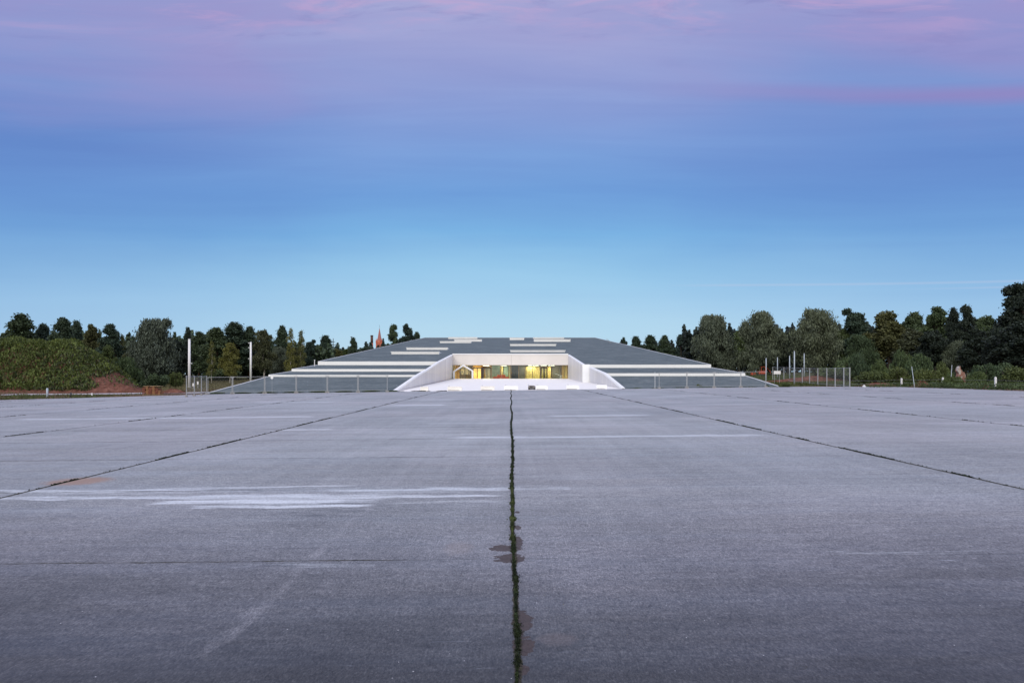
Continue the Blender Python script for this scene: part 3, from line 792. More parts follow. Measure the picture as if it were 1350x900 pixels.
# tall thin masts right
mast = [(1010,118,472,'thin pale mast rising right beside the right roof corner'),(1025,135,471,'thin pale mast behind the small white board'),(1041,120,469,'thin pale mast left of the tallest one by the mesh fence'),
        (1047.3,101,463,'tallest thin pale mast at the near end of the mast group'),(1060.2,128,466,'rightmost thin pale mast before the mesh fence bays'),
        (974,200,478,'small distant mast just above the right roof edge'),(992,190,483,'small distant mast right of the roof edge band'),(997.5,195,481,'small distant mast left of the orange machine'),(1004.5,230,479,'distant mast right behind the orange machine')]
for x, d, yt, lbl in mast:
    X = px(x, d); z = T(X,d)-.12; h = pz(yt,d)-z; k = 1 if d < 160 else .8
    r = thing('mast', lbl, 'mast', (X, d, z), 0, 'thin pale masts on the right')
    MB().tube([(0,0,0),(0,0,h)], [.10*k,.075*k], 10).build('pole', M['bluepaint'], r, True)
    MB().tube([(0,0,0),(0,0,.14)], [.19,.17], 10).build('base', M['foot'], r); MB().tube([(0,0,h+.002),(0,0,h+.06)], [.11*k,.05*k], 8).build('cap', M['galv'], r)
# white masts left
for x, d, yt, w, lbl, fit in ((249.6,108,447,.19,'taller thick white mast standing behind the left end of the mesh fence',[(.55,.30)]),
                              (330.6,128,451,.18,'white mast beside the left roof edge in front of dark trees',[(-.5,.60),(-.45,.86),(-.4,.97)])):
    X = px(x, d); z = T(X,d)-.1; h = pz(yt,d)-z
    r = thing('lamp_mast', lbl, 'mast', (X, d, z), 0, 'thick white masts on the left')
    MB().tube([(0,0,0),(0,0,h)], [w*1.1,w*.9], 14).build('pole', M['whitepaint'], r, True)
    MB().tube([(0,0,0),(0,0,.3)], [w*1.7,w*1.5], 14).build('base', M['foot'], r)
    MB().tube([(0,0,h+.002),(0,0,h+.08)], [w*1.1,w*.6], 10).build('cap', M['galv'], r)
    for q, t_ in fit:
        zz = h*(t_ if q < 0 else .5)
        s_ = 1 if q > 0 else -1
        MB().box(*sorted((s_*w*.95, s_*(w+.28))), -.1, .1, zz, zz+.18).build('spotlight', M['galv'], r)

# small board, discs, bollards
d = 108; X = px(1024.6, d)
r = thing('sign_board', 'small blank white board on two posts before the willow trunks', 'sign', (X, d, T(X,d)-.1))
MB().box(-.55,.55,-.03,.03, pz(493,d)-T(X,d)+.1, pz(488.8,d)-T(X,d)+.1).build('board', M['whitepaint'], r)
for sx in (-.4,.4): MB().tube([(sx,.06,0),(sx,.06,pz(489,d)-T(X,d)+.05)], .035, 6).build('post', M['galv'], r)
d = 79.2; X = px(358.6, d)
r = thing('disc_sign', 'small white round disc on a thin stake at the left roof foot', 'sign', (X, d, .01*X))
mb = MB(); mb.tube([(0,-.035,pz(497.6,d)-.01*X),(0,.0,pz(497.6,d)-.01*X)], .16, 16); mb.build('disc', M['whitepaint'], r)
MB().tube([(0,.02,0),(0,.02,pz(497.6,d)-.01*X-.02)], .015, 6).build('stake', M['galv'], r)
for x, yb, h, w, mk, lbl in ((62.3,523,1.05,.10,'bluepaint','pale green grey post at the runway edge, tallest of three'),(93.3,523.4,.50,.10,'dark_metal','short dark bollard between two paler posts at the runway edge'),(121.2,523,.42,.06,'whitepaint','smallest white stub post at the runway edge')):
    d = 76.5 if x > 80 else 74; X = px(x, d)
    r = thing('bollard', lbl, 'bollard', (X, d, T(X,d)-.1), 0, 'small posts at the left runway edge')
    MB().tube([(0,0,0),(0,0,h)], w, 10).build('shaft', M[mk], r, True); MB().tube([(0,0,h+.002),(0,0,h+.04)], [w*1.1,w*.6], 10).build('cap', M[mk], r)
for x, d, h, lbl in ((255,104,.9,'lower white marker just right of the thick white mast'),(261,106,1.1,'upper white marker seen through the receding mesh panels')):
    X = px(x, d); r = thing('marker', lbl, 'marker', (X, d, T(X,d)-.1), 0, 'white markers behind the receding mesh panels')
    MB().tube([(0,0,0),(0,0,h)], .05, 6).build('post', M['galv'], r); MB().box(-.12,.12,-.09,-.055,h-.35,h+.1).build('plate', M['whitepaint'], r)

# stack of timber and brick packs on the left
d = 84; X = px(201.5, d); z = T(X,d)-.1
r = thing('pallet_stack', 'low stack of reddish brick packs and boards on pallets at the runway edge', 'pallet stack', (X, d, z))
MB().box(-1.05,1.15,-.5,.5,.0,.05).build('pallet_base', M['timber2'], r)
for k, (x0,x1,zt,mk) in enumerate(((-1.05,-.68,.86,'oxide'),(-.64,-.30,1.02,'timber'),(-.26,.10,.95,'oxide'),(.14,.48,1.0,'timber'),(.52,.86,.78,'oxide'),(.9,1.15,.55,'timber'))):
    mb = MB(); zz = .08
    while zz < zt:
        o_ = random.uniform(-.03,.03); mb.box(x0+o_, x1+o_, -.45+o_, .45+o_, zz, zz+.10); zz += .125
    mb.build('brick_pack', M[mk], r)
mb = MB()
for k in range(5): mb.box(-.9+.42*k, -.62+.42*k, -.55, .5, 1.03+.02*(k%2), 1.08+.02*(k%2))
mb.build('board', M['timber2'], r)

# orange machine far right of the building
d = 150; X = px(1004, d); z = T(X,d)-.1
r = thing('mini_excavator', 'small orange digger parked under the willows beyond the roof corner', 'digger', (X, d, z))
MB().box(-1.0,1.0,-.7,-.35,.0,.42).build('track', M['dark_metal'], r, bevel=.1); MB().box(-1.0,1.0,.35,.7,.0,.42).build('track', M['dark_metal'], r, bevel=.1)
MB().box(-.8,.7,-.6,.6,.45,1.1).build('body', M['orange'], r, bevel=.08)
mb = MB()
for sx in (-.2,.65):
    for sy in (-.5,.5): mb.box(sx-.05,sx+.05,sy-.05,sy+.05,1.1,1.95)
mb.box(-.3,.75,-.58,.58,1.95,2.05); mb.build('cab', M['orange'], r)
MB().tube([(.6,0,.9),(1.25,0,1.75),(1.9,0,1.0),(2.0,0,.5)], [.14,.12,.10,.09], 6).build('arm', M['orange'], r)
MB().prism([(1.8,.55),(2.2,.5),(2.3,.1),(1.9,.02)], -.25, .25).build('bucket', M['dark_metal'], r)
MB().box(-2.3,-1.35,-.4,.4,.25,.75).build('blade', M['orange'], r)

# brick ruin right
d = 84; X = px(1268, d); z = T(X,d)-.1
r = thing('brick_ruin', 'ragged remnant of a plastered brick wall among dark bushes', 'ruin', (X, d, z)); r.scale = (.62, .9, .92)
prof = [(-.75,0),(-.7,.9),(-.95,1.35),(-.8,1.8),(-1.05,2.1),(-.85,2.55),(-.55,2.75),(-.45,2.35),(-.2,2.2),(-.05,1.75),(.25,1.95),(.45,1.6),(.6,1.1),(.85,.8),(.8,0)]
MB().prism(prof, -.28, .28).build('wall', M['brick'], r)
MB().prism([(.2,0),(.3,1.3),(.75,1.45),(.95,.9),(1.3,.5),(1.35,0)], .29, .8).build('rear_wall', M['brick'], r)
MB().tube([(.3,.0,1.5),(1.5,.1,1.75)], .03, 5).build('rebar', M['dark_metal'], r)
for k in range(7):
    a = random.uniform(-1.2,1.4); s_ = random.uniform(.1,.2)
    MB().box(a-s_,a+s_,-.9+.1*k-s_,-.9+.1*k+s_,-.02,s_).build('rubble', M['brick'], r, bevel=.03)

# ------------------------------------------------------------------ far buildings
d = 600; X = px(500.3, d)
r = thing('church', 'distant red church tower with tall pointed spire above the left roof slope', 'church', (X, d, 1))
w = 2.7; zt = pz(452, d)-1
MB().box(-w,w,-w,w,0,zt).build('tower', M['redbrick'], r)
sp_ = MB(); top = pz(431.5,d)-1
sp_.add([(-w*.72,-w*.72,zt),(w*.72,-w*.72,zt),(w*.72,w*.72,zt),(-w*.72,w*.72,zt),(0,0,top)], [(0,1,4),(1,2,4),(2,3,4),(3,0,4)])
spo = sp_.build('spire', M['spire'], r)
MB().tube([(0,0,top-.3),(0,0,top+2.2)], .10, 5).build('cross', M['dark_metal'], spo)
for sx in (-1,1):
    for sy in (-1,1):
        q = MB(); c_ = (sx*(w-.35), sy*(w-.35)); q.box(c_[0]-.5,c_[0]+.5,c_[1]-.5,c_[1]+.5,zt,zt+1.2)
        q.add([(c_[0]-.5,c_[1]-.5,zt+1.2),(c_[0]+.5,c_[1]-.5,zt+1.2),(c_[0]+.5,c_[1]+.5,zt+1.2),(c_[0]-.5,c_[1]+.5,zt+1.2),(c_[0],c_[1],zt+4.2)], [(0,1,4),(1,2,4),(2,3,4),(3,0,4)])
        q.build('pinnacle', M['redbrick'], r)
q = MB(); q.add([(-1.9,-w-.02,zt),(1.9,-w-.02,zt),(0,-w+.3,zt+3.2),(0,0,zt+3.0)], [(0,1,2),(1,3,2),(0,2,3)]); q.build('gable', M['redbrick'], r)
for sx in (-.9,.9): MB().box(sx-.35,sx+.35,-w-.06,-w-.005,zt-4.5,zt-1.2).build('belfry_opening', M['dark_metal'], r)
MB().box(-5.5,5.5,w+.02,w+24,0,13).build('nave', M['redbrick'], r)
q = MB(); q.prism([(-6,13.02),(6,13.02),(0,20)], w+.03, w+24.3); q.build('nave_roof', M['chimney'], r)
d = 520; X = px(490.2, d); h = pz(441.8,d)-1
r = thing('chimney_stack', 'dark sooty factory chimney left of the church spire', 'chimney', (X, d, 1))
MB().tube([(0,0,0),(0,0,h-6)], [1.25,1.0], 12).build('shaft', M['redbrick'], r, True)
MB().tube([(0,0,h-5.99),(0,0,h)], [1.0,.98], 12).build('sooty_top', M['chimney'], r, True)
MB().tube([(0,0,h-.8),(0,0,h-.2)], [1.15,1.15], 12).build('rim', M['dark_metal'], r)
for x, yt, arms, lbl in ((439.3,446,True,'distant utility pole with crossarms above the left treeline'),(463.3,443.5,False,'distant thin bare pole beside a small treetop on the left')):
    d = 300; X = px(x,d); h = pz(yt,d)-1
    r = thing('utility_pole', lbl, 'pole', (X, d, 1), 0, 'distant poles above the treeline')
    MB().tube([(0,0,0),(0,0,h)], [.22,.13], 8).build('shaft', M['bark'], r)
    if arms:
        MB().box(-1.4,1.4,-.09,.09,h-2.9,h-2.65).build('crossarm', M['bark'], r)
        MB().box(-.8,.8,-.09,.09,h-1.6,h-1.4).build('crossarm', M['bark'], r)
        for s_ in (-1.2,1.2): MB().tube([(s_,0,h-2.64),(s_,0,h-2.3)], .09, 6).build('insulator', M['galv'], r)
    else: MB().box(-.5,.5,-.1,.1,h-.3,h-.1).build('crossarm', M['bark'], r)

# ------------------------------------------------------------------ trees
def crown(kind, seed):
    """returns (centres, U, V, tone, lobes) for a tree 12 m tall"""
    rng = np.random.default_rng(seed)
    lobes = []
    if kind in ('round', 'dark', 'open'):
        n = 19 if kind != 'open' else 14
        for i in range(n):
            t = (i+.5)/n; z = 3.0+7.6*t
            R_ = 3.1*math.sin(math.pi*min(1, .22+.74*t))**.8*rng.uniform(.5,1.0)
            a = i*2.4+rng.uniform(-.5,.5)
            lr = rng.uniform(.9,1.6)*(1.08-.45*t)
            lobes.append((R_*math.cos(a)*.85, R_*math.sin(a)*.85, z, lr, lr*.85))
        lobes.append((rng.uniform(-.5,.5), 0, 10.9, .95, .95))
        if kind == 'open': lobes = [l for i, l in enumerate(lobes) if i % 4]
        if kind == 'round': lobes = [l for l in lobes if rng.random() > .16 or l[2] > 10.5]
        lobes += [(l[0]+rng.uniform(-1.3,1.3), l[1]+rng.uniform(-1.3,1.3), l[2]+rng.uniform(-.4,1.0), .55, .6) for l in lobes]
        per, lv, su, sv, dr = 22, 30, .12, .16, 0
    elif kind == 'willow':
        for i in range(20):
            t = (i+.5)/20; z = 1.9+8.9*t
            R_ = 3.3*math.sin(math.pi*min(1, .20+.72*t))**.7*rng.uniform(.45,1.0)
            a = i*2.4+rng.uniform(-.5,.5)
            lr = rng.uniform(1.1,1.65)*(1.05-.3*t)
            lobes.append((R_*math.cos(a)*.85, R_*math.sin(a)*.85, z, lr, lr*1.15))
        lobes.append((.4, 0, 10.6, 1.0, 1.1)); lobes.append((-1.1, .3, 10.1, 1.0, 1.0))
        lobes += [(l[0]+rng.uniform(-1.1,1.1), l[1]+rng.uniform(-1.1,1.1), l[2]+rng.uniform(-.7,.45), .5, .7) for l in lobes]
        per, lv, su, sv, dr = 20, 30, .065, .24, 1.2
    elif kind == 'pine':
        for i in range(30):
            t = (i+.5)/30; z = 1.8+9.5*t
            R_ = 2.9*(1-t**1.5)*rng.uniform(.15,1.0)**.6+.1
            a = i*2.4+rng.uniform(-.9,.9)
            lr = rng.uniform(.65,1.2)*(1.1-.55*t)
            lobes.append((R_*math.cos(a), R_*math.sin(a), z+rng.uniform(-.4,.4), lr, lr*rng.uniform(.65,.95)))
        lobes.append((0,0,11.6,.22,.45)); lobes.append((.25,0,10.9,.5,.5)); lobes.append((-.5,.2,10.3,.6,.5))
        per, lv, su, sv, dr = 22, 26, .09, .15, 0
    elif kind == 'spruce':
        for i in range(17):
            t = (i+.5)/17; z = 1.6+9.7*t
            R_ = 2.3*(1-t)**.9+.08
            for k in range(3 if t < .75 else 1):
                a = i*1.3+k*2.1+rng.uniform(-.3,.3)
                lr = (.75*(1-t)+.28)
                lobes.append((R_*.62*math.cos(a), R_*.62*math.sin(a), z, lr*1.2, lr*.6))
        lobes.append((0,0,11.6,.2,.5))
        per, lv, su, sv, dr = 14, 26, .09, .15, .4
    elif kind == 'birch':
        for i in range(15):
            t = (i+.5)/15; z = 2.4+8.7*t
            R_ = 1.9*math.sin(math.pi*min(1, .22+.7*t))**.8*rng.uniform(.3,1.0)
            a = i*2.4+rng.uniform(-.5,.5)
            lobes.append((R_*math.cos(a), R_*math.sin(a), z, rng.uniform(.8,1.15)*(1.05-.35*t), rng.uniform(1.0,1.3)*(1.05-.3*t)))
        lobes.append((0,0,11.2,.5,.8))
        per, lv, su, sv, dr = 22, 26, .075, .16, .7
    elif kind == 'sparse':
        for i in range(13):
            t = (i+.5)/13; z = 2.2+8.9*t
            R_ = 1.3*(1-t*.6)*rng.uniform(.3,1.0); a = i*2.4
            lobes.append((R_*math.cos(a), R_*math.sin(a), z, .75*(1-.4*t), 1.0*(1-.3*t)))
        lobes.append((0,0,11.4,.35,.6))
        per, lv, su, sv, dr = 16, 20, .07, .15, .6
    C = []; tone = []
    for (x,y,z,r_,rz_) in lobes:
        d = rnddir(rng, per); d[:,2] = np.where(d[:,2] < -.55, -d[:,2], d[:,2])
        rad = rng.uniform(.55, 1.05, (per,1))
        cc = d*rad*np.array([r_,r_,rz_])+np.array([x,y,z])
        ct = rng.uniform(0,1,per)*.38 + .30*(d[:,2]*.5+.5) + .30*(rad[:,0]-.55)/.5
        cl = rng.normal(size=(per,lv,3))*np.array([.30,.30,.30 if dr else .24])*(1.25 if kind == 'pine' else 1)*max(.7, min(1.2, r_))
        if kind == 'willow': cl[:,:,2] -= np.abs(rng.normal(size=(per,lv)))*.5
        C.append((cc[:,None,:]+cl).reshape(-1,3)); tone.append(np.repeat(ct, lv)+rng.uniform(-.12,.12,per*lv))
    # stray sprigs so the outline stays ragged
    k = 1500
    L_ = np.array(lobes)[rng.integers(0, len(lobes), k)]
    d = rnddir(rng, k); d[:,2] = np.abs(d[:,2])*.8
    C.append(L_[:,:3]+d*np.stack([L_[:,3],L_[:,3],L_[:,4]],1)*rng.uniform(.95,1.38,(k,1))); tone.append(rng.uniform(.4,.9,k))
    C = np.concatenate(C); tone = np.clip(np.concatenate(tone), 0, 1)
    if kind == 'sparse': keep = rng.uniform(size=len(C)) < .8-.5*(C[:,2]/12); C = C[keep]; tone = tone[keep]
    U, V = leaf_axes(rng, len(C), su, sv, dr)
    return C, U, V, tone, lobes
WID = dict(round=8.2, dark=8.2, open=8.0, willow=8.6, pine=4.9, spruce=5.0, birch=5.2, sparse=3.6)
def trunk_mesh(kind, lobes, seed):
    rnd = random.Random(seed); mb = MB()
    r0 = {'willow':.32,'round':.26,'dark':.28,'open':.22,'pine':.19,'spruce':.17,'birch':.13,'sparse':.10}[kind]
    ax = [(0,0,-.3)]
    for k in range(1,8): ax.append((rnd.uniform(-.14,.14)*k**.5, rnd.uniform(-.14,.14)*k**.5, 11.0*k/7*(.93 if kind in('willow','round') else 1)))
    mb.tube(ax, [r0*(1.15-k/7.2) for k in range(8)], 8)
    for (x,y,z,r_,rz_) in lobes:
        if rnd.random() < .25: continue
        zb = max(1.0, z-rnd.uniform(1.0,2.2)) if kind not in ('spruce',) else z
        k = min(6.99, zb/11*7); i = int(k)
        a = Vector(ax[i]).lerp(Vector(ax[i+1]), k-i)
        b = Vector((x,y,z)); mid = a.lerp(b,.55)+Vector((0,0,.25))
        mb.tube([a,mid,b], [r0*.32,r0*.2,r0*.07], 5, cap=False)
    return mb
PROTO = {}
leafm = dict(round='broad', dark='dark', open='dark', willow='willow', pine='pine', spruce='spruce', birch='birch', sparse='birch')
barkm = dict(round='bark', dark='bark', open='bark', willow='bark', pine='pinebark', spruce='bark', birch='birchbark', sparse='birchbark')
kname = dict(round='broadleaf_tree', dark='broadleaf_tree', open='broadleaf_tree', willow='willow_tree', pine='pine_tree', spruce='spruce_tree', birch='birch_tree', sparse='birch_tree')
def proto(kind, var, mk=None):
    key = (kind, var, mk)
    if key not in PROTO:
        C, U, V, tone, lobes = crown(kind, hash_(kind)+var*17)
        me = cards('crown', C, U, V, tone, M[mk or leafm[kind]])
        tb = trunk_mesh(kind, lobes, var+5)
        t = bpy.data.meshes.new('trunk'); t.from_pydata(tb.v, [], tb.f); t.materials.append(M[barkm[kind]]); t.update()
        for p in t.polygons: p.use_smooth = True
        PROTO[key] = (me, t)
    return PROTO[key]
def hash_(s): return sum(ord(c)*(i+3) for i, c in enumerate(s))
def tree(kind, var, x, ytop, wpx, d, label, group, mk=None, yb=None, trans=None):
    X = px(x, d); z = T(X, d)-.15
    if yb is not None: z = pz(yb, d)
    H = pz(ytop, d)-z; W = wpx*d/F*(1.08 if kind == 'pine' else 1)
    cm, tm = proto(kind, var, mk)
    r = thing(kname[kind], label, 'tree', (X, d, z), random.uniform(0, 6.28), group)
    sc = (W/WID[kind]*1.06, W/WID[kind]*1.06, H/12.0)
    r.scale = sc
    link(bpy.data.objects.new('trunk', tm), r); link(bpy.data.objects.new('crown', cm), r)
    return r
gL, gR = 'trees on the left of the building', 'trees on the right of the building'
TL = [
 ('pine',0,27,416,50,150,'tall pointed dark pine, highest behind the grassy mound at the far left',None),
 ('pine',1,57,428,26,155,'narrow dark pine between the highest pine and a wider pair behind the mound',None),
 ('pine',2,83,421,36,150,'broad dark pine with ragged double top behind the middle of the mound',None),
 ('pine',1,101,424,22,158,'slender dark pine just right of the broad double topped one',None),
 ('round',0,121,431,34,150,'dull green rounded tree behind the right shoulder of the mound','olive'),
 ('pine',3,146,429,32,148,'dark ragged tree where the mound begins to fall away',None),
 ('round',1,143,455,26,140,'lower leafy tree hugging the falling right end of the mound',None),
 ('sparse',0,161,441,15,150,'thin wispy tree left of the big grey willow',None),
 ('round',2,166,466,24,136,'low dull bush like tree filling the gap left of the willow','olive'),
 ('willow',0,201,418,70,128,'big grey green drooping willow behind the brick packs',None),
 ('round',0,233,450,34,150,'dark low tree tucked in right of the big grey willow','dark'),
 ('spruce',0,248,433,24,165,'narrow spruce spire rising above the thicker white mast',None),
 ('pine',0,262,439,28,160,'dark pine just right of the narrow spruce',None),
 ('pine',1,285,433,38,155,'wide dark pine between the two white masts, left of the tallest crown',None),
 ('pine',2,309,427,44,160,'tallest dark pine crown between the two white masts',None),
 ('birch',0,303,452,30,132,'yellow green birch with a pale trunk in front of dark pines',None),
 ('sparse',1,279,450,14,134,'thin pale trunked birch half hidden left of the yellow green birch',None),
 ('pine',3,329,432,30,162,'dark pine directly behind the second white mast',None),
 ('birch',1,348,436,34,150,'tall olive birch right of the second white mast','olive'),
 ('pine',0,372,431,24,175,'small crowned pine standing above its neighbours left of two wispy birches',None),
 ('willow',1,368,456,32,160,'rounded grey green tree under the small crowned pine',None),
 ('sparse',2,383.5,433,17,150,'left of two wispy yellowing birches near the roof edge',None),
 ('sparse',0,397,436,17,152,'right of two wispy yellowing birches near the roof edge',None),
 ('birch',0,389,458,26,155,'low yellowing birch growth between the two wispy birches','olive'),
 ('round',3,409,450,24,185,'dark round tree right of the wispy birches, over the roof edge','pine'),
 ('pine',1,429,443,24,205,'dark pine poking above the lower treeline left of the utility pole',None),
 ('round',0,421,457,26,200,'low dark rounded tree under the pine beside the utility pole','broad'),
 ('round',1,443,460,26,215,'small olive tree directly below the utility pole','olive'),
 ('pine',3,466,446,15,300,'small narrow treetop beside the distant bare pole',None),
 ('round',2,482,458,28,330,'low hazy treetops left of the factory chimney','pine'),
 ('round',3,455,462,30,320,'low dark tree between the utility pole and the bare pole','broad'),
 ('open',1,519,429,28,330,'narrower of the dark trees right of the church spire behind the roof','pine'),
 ('open',0,537,431,34,335,'wider dark tree right of the church spire behind the roof','pine'),
 ('round',2,549,438,20,340,'lowest dark treetop meeting the roof slope right of the spire','pine'),
]
for k, v, x, yt, w, d, lb, mk in TL:
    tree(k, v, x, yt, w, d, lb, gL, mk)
TR = [
 ('pine',0,822,446,12,300,'first tiny dark treetop right of the roof ridge',None),
 ('pine',1,838,444,20,290,'second small dark pine top beyond the right roof slope',None),
 ('pine',2,857,443,24,280,'third dark pine top beyond the right roof slope, the tallest of four',None),
 ('pine',3,876,443,22,270,'fourth dark pine top beyond the right roof slope',None),
 ('round',1,898,441,32,235,'dark tree touching the left flank of the first big willow','pine'),
 ('round',0,880,458,34,225,'low dark tree over the right roof slope left of the willows','broad'),
 ('round',3,916,452,34,215,'dark low tree behind the foot of the first willow','pine'),
 ('willow',0,942,413,66,158,'first big round willow from the building on the right',None),
 ('round',2,974,436,34,175,'darker tree wedged between the first two big willows','broad'),
 ('willow',1,1003,408,64,152,'second big willow from the building, peaked crown',None),
 ('round',1,1040,438,44,172,'dark shaded tree between the second and third big willows','dark'),
 ('willow',2,1077,406,72,145,'third and widest big willow, behind the mesh fence',None),
 ('round',0,1108,436,34,160,'shaded tree right of the widest willow','broad'),
 ('round',3,1127,411,52,158,'dark green pointed crown right of the widest willow','pine'),
 ('willow',0,1135,440,44,148,'greyish lower crown below the dark pointed one','broad'),
 ('round',2,1171,411,66,150,'olive rounded crown in the middle of the right hand wood','olive'),
 ('round',1,1205,412,54,162,'dark crown just right of the olive one','pine'),
 ('round',0,1234,409,60,150,'broad dark green crown left of the open branched tree',None),
 ('round',3,1203,436,60,138,'lower dull olive crown in front of the middle of the wood','olive'),
 ('dark',0,1230,436,52,128,'low round nearly black tree in front of the broad dark crown',None),
 ('pine',3,1257,408,24,142,'narrow dark crown left of the open branched tree','dark'),
 ('open',1,1273,404,38,132,'open branched dark tree with sky showing through its crown',None),
 ('dark',1,1290,436,56,118,'black leafy mass right behind the brick ruin',None),
 ('willow',1,1262,448,40,125,'grey drooping crown left of the brick ruin','willow'),
 ('round',2,1302,417,50,128,'rounded crown left of the tallest dark tree on the right edge','broad'),
 ('dark',2,1345,374,76,108,'tallest near black tree at the right edge of the picture',None),
 ('dark',0,1345,425,90,100,'wide black lower tree under the tallest one at the right edge',None),
 ('willow',2,1322,432,50,104,'grey leaved tree standing in front of the tallest dark tree','dark'),
 ('dark',1,1400,392,70,115,'dark tree cut by the right edge of the picture',None),
]
for k, v, x, yt, w, d, lb, mk in TR:
    tree(k, v, x, yt, w, d, lb, gR, mk)

# distant woods that read as one mass
def wood(name, segs, n, seed, mat, size, kind='stuff'):
    rng = np.random.default_rng(seed); C = []; tn = []
    for (x0, x1, d0, d1, y0, y1) in segs:       # picture columns, depths, top heights at both ends
        m_ = int(n*abs(x1-x0)/100)
        t = rng.uniform(0, 1, m_); d = rng.uniform(d0, d1, m_)
        xp = x0+(x1-x0)*t
        top = y0+(y1-y0)*t + 4.5*np.sin(xp*.31+seed)+3*np.sin(xp*.83+1.3*seed)+2*np.sin(xp*1.9)
        X = (xp-675)*d/F; zt = CAMH+(HZ-top)*d/F
        zb = np.array([T(a, b) for a, b in zip(X, d)])-.2
        u = rng.uniform(0, 1, m_)**.7
        zz = zb+(zt-zb)*u
        C.append(np.stack([X, d, zz], 1)); tn.append(np.clip(.15+.4*u+.25*np.sin(xp*.9+zz*1.3)+rng.uniform(-.15,.25,m_), 0, 1))
    C = np.concatenate(C); tn = np.concatenate(tn)
    U, V = leaf_axes(rng, len(C), size, size*1.2)
    o = link(bpy.data.objects.new(name, cards(name, C, U, V, tn, M[mat])))
    return tag(o, kind=kind)
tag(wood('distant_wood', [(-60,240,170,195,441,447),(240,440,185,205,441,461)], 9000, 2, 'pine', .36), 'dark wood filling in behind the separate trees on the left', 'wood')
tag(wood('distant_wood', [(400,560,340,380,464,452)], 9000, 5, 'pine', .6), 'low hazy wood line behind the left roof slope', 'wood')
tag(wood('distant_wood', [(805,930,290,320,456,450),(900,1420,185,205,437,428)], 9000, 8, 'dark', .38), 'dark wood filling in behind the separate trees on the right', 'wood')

# ------------------------------------------------------------------ shrubs
def bush_mesh(seed, mk, up=False):
    rng = np.random.default_rng(seed); C=[]; tn=[]
    for i in range(9):
        a = rng.uniform(0,6.28); rr = rng.uniform(0,.62); cz = rng.uniform(.25,.72)*(1.15-rr*.5)
        n = 420; d = rnddir(rng, n); rad = rng.uniform(.4,1.05,(n,1))
        C.append(d*rad*np.array([.36,.36,.28])+np.array([rr*math.cos(a),rr*math.sin(a),cz]))
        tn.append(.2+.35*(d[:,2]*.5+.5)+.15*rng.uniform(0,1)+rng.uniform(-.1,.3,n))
    C = np.concatenate(C); C[:,2] = np.maximum(C[:,2], .0); tn = np.clip(np.concatenate(tn),0,1)
    U, V = leaf_axes(rng, len(C), .028, .052, 0, .7 if up else .1)
    return cards('leaves', C, U, V, tn, M[mk])
BU = {('shrub',i): bush_mesh(40+i, 'shrub', True) for i in range(3)}
BU.update({('weed',i): bush_mesh(60+i, 'weed', True) for i in range(2)})
BU[('broad',0)] = bush_mesh(80, 'broad', True)
def stem_mesh():
    mb = MB()
    for k in range(7):
        a = k*.9; mb.tube([(0,0,-.05),(.25*math.cos(a),.25*math.sin(a),.4),(.45*math.cos(a),.45*math.sin(a),.75)], [.022,.014,.006], 5, cap=False)
    me = bpy.data.meshes.new('stems'); me.from_pydata(mb.v,[],mb.f); me.materials.append(M['bark']); me.update(); return me
STEM = stem_mesh()
def bush(key, x, yt, w, d, label, group):
    X = px(x,d); z = T(X,d)-.12; H = pz(yt,d)-z; W = w*d/F/2
    r = thing('shrub', label, 'shrub', (X,d,z), random.uniform(0,6), group); r.scale = (W,W,H)
    link(bpy.data.objects.new('leaves', BU[key]), r); link(bpy.data.objects.new('stems', STEM), r)
gs = 'willow shrubs in front of the right hand wood'
for a in [(('shrub',0),1133,465,34,104,'leftmost pale willow shrub behind the mesh fence corner',gs),(('shrub',1),1160,469,34,102,'low shrub second from the mesh fence corner',gs),
          (('shrub',2),1187,458,36,106,'tallest grey green shrub left of the leaning stick',gs),(('shrub',0),1213,465,44,102,'wide bright shrub behind the leaning stick',gs),
          (('shrub',1),1200,462,34,108,'grey green shrub between the tallest and the widest shrub',gs),(('weed',0),1240,476,32,96,'yellowish low shrub behind the upright stick',gs),
          (('weed',1),1150,484,50,92,'olive thicket directly right of the mesh fence corner',gs),(('weed',0),1185,483,50,90,'olive thicket left of the leaning stick',gs),
          (('weed',1),1222,482,50,89,'olive thicket between the two thin sticks',gs),(('shrub',2),1297,477,44,92,'dull shrub right of the brick ruin',gs),
          (('shrub',0),1290,489,36,82,'low green shrub at the right foot of the brick ruin',gs),(('weed',0),1335,482,60,84,'olive thicket at the right edge of the picture',gs),
          (('shrub',1),1256,489,30,80,'low green shrub at the left foot of the brick ruin',gs),(('broad',0),1100,482,60,112,'dark scrub seen through the middle of the mesh fence',gs),
          (('broad',0),1112,470,40,114,'dark scrub rising behind the near end of the mesh fence',gs),(('broad',0),1318,478,50,95,'dark scrub under the tallest right hand tree',gs),
          (('weed',1),1380,484,60,84,'olive thicket cut by the right edge of the picture',gs)]: bush(*a)
gl_ = 'shrubs around the grassy mound'
for a in [(('shrub',0),170,470,40,118,'shrub at the foot of the mound left of the willow',gl_),(('broad',0),205,492,40,112,'low green shrub before the big willow trunk',gl_),
          (('weed',0),232,490,28,116,'yellowish shrub left of the thick white mast',gl_),(('weed',1),130,478,22,104,'rounded bright shrub on the falling end of the mound',gl_),
          (('broad',0),290,486,60,150,'dark undergrowth beneath the yellow green birch',gl_),(('broad',0),345,482,60,165,'dark undergrowth right of the second white mast',gl_),
          (('broad',0),385,476,44,170,'dark undergrowth below the two wispy birches',gl_)]: bush(*a)
gw = 'weed clumps along the building foot'
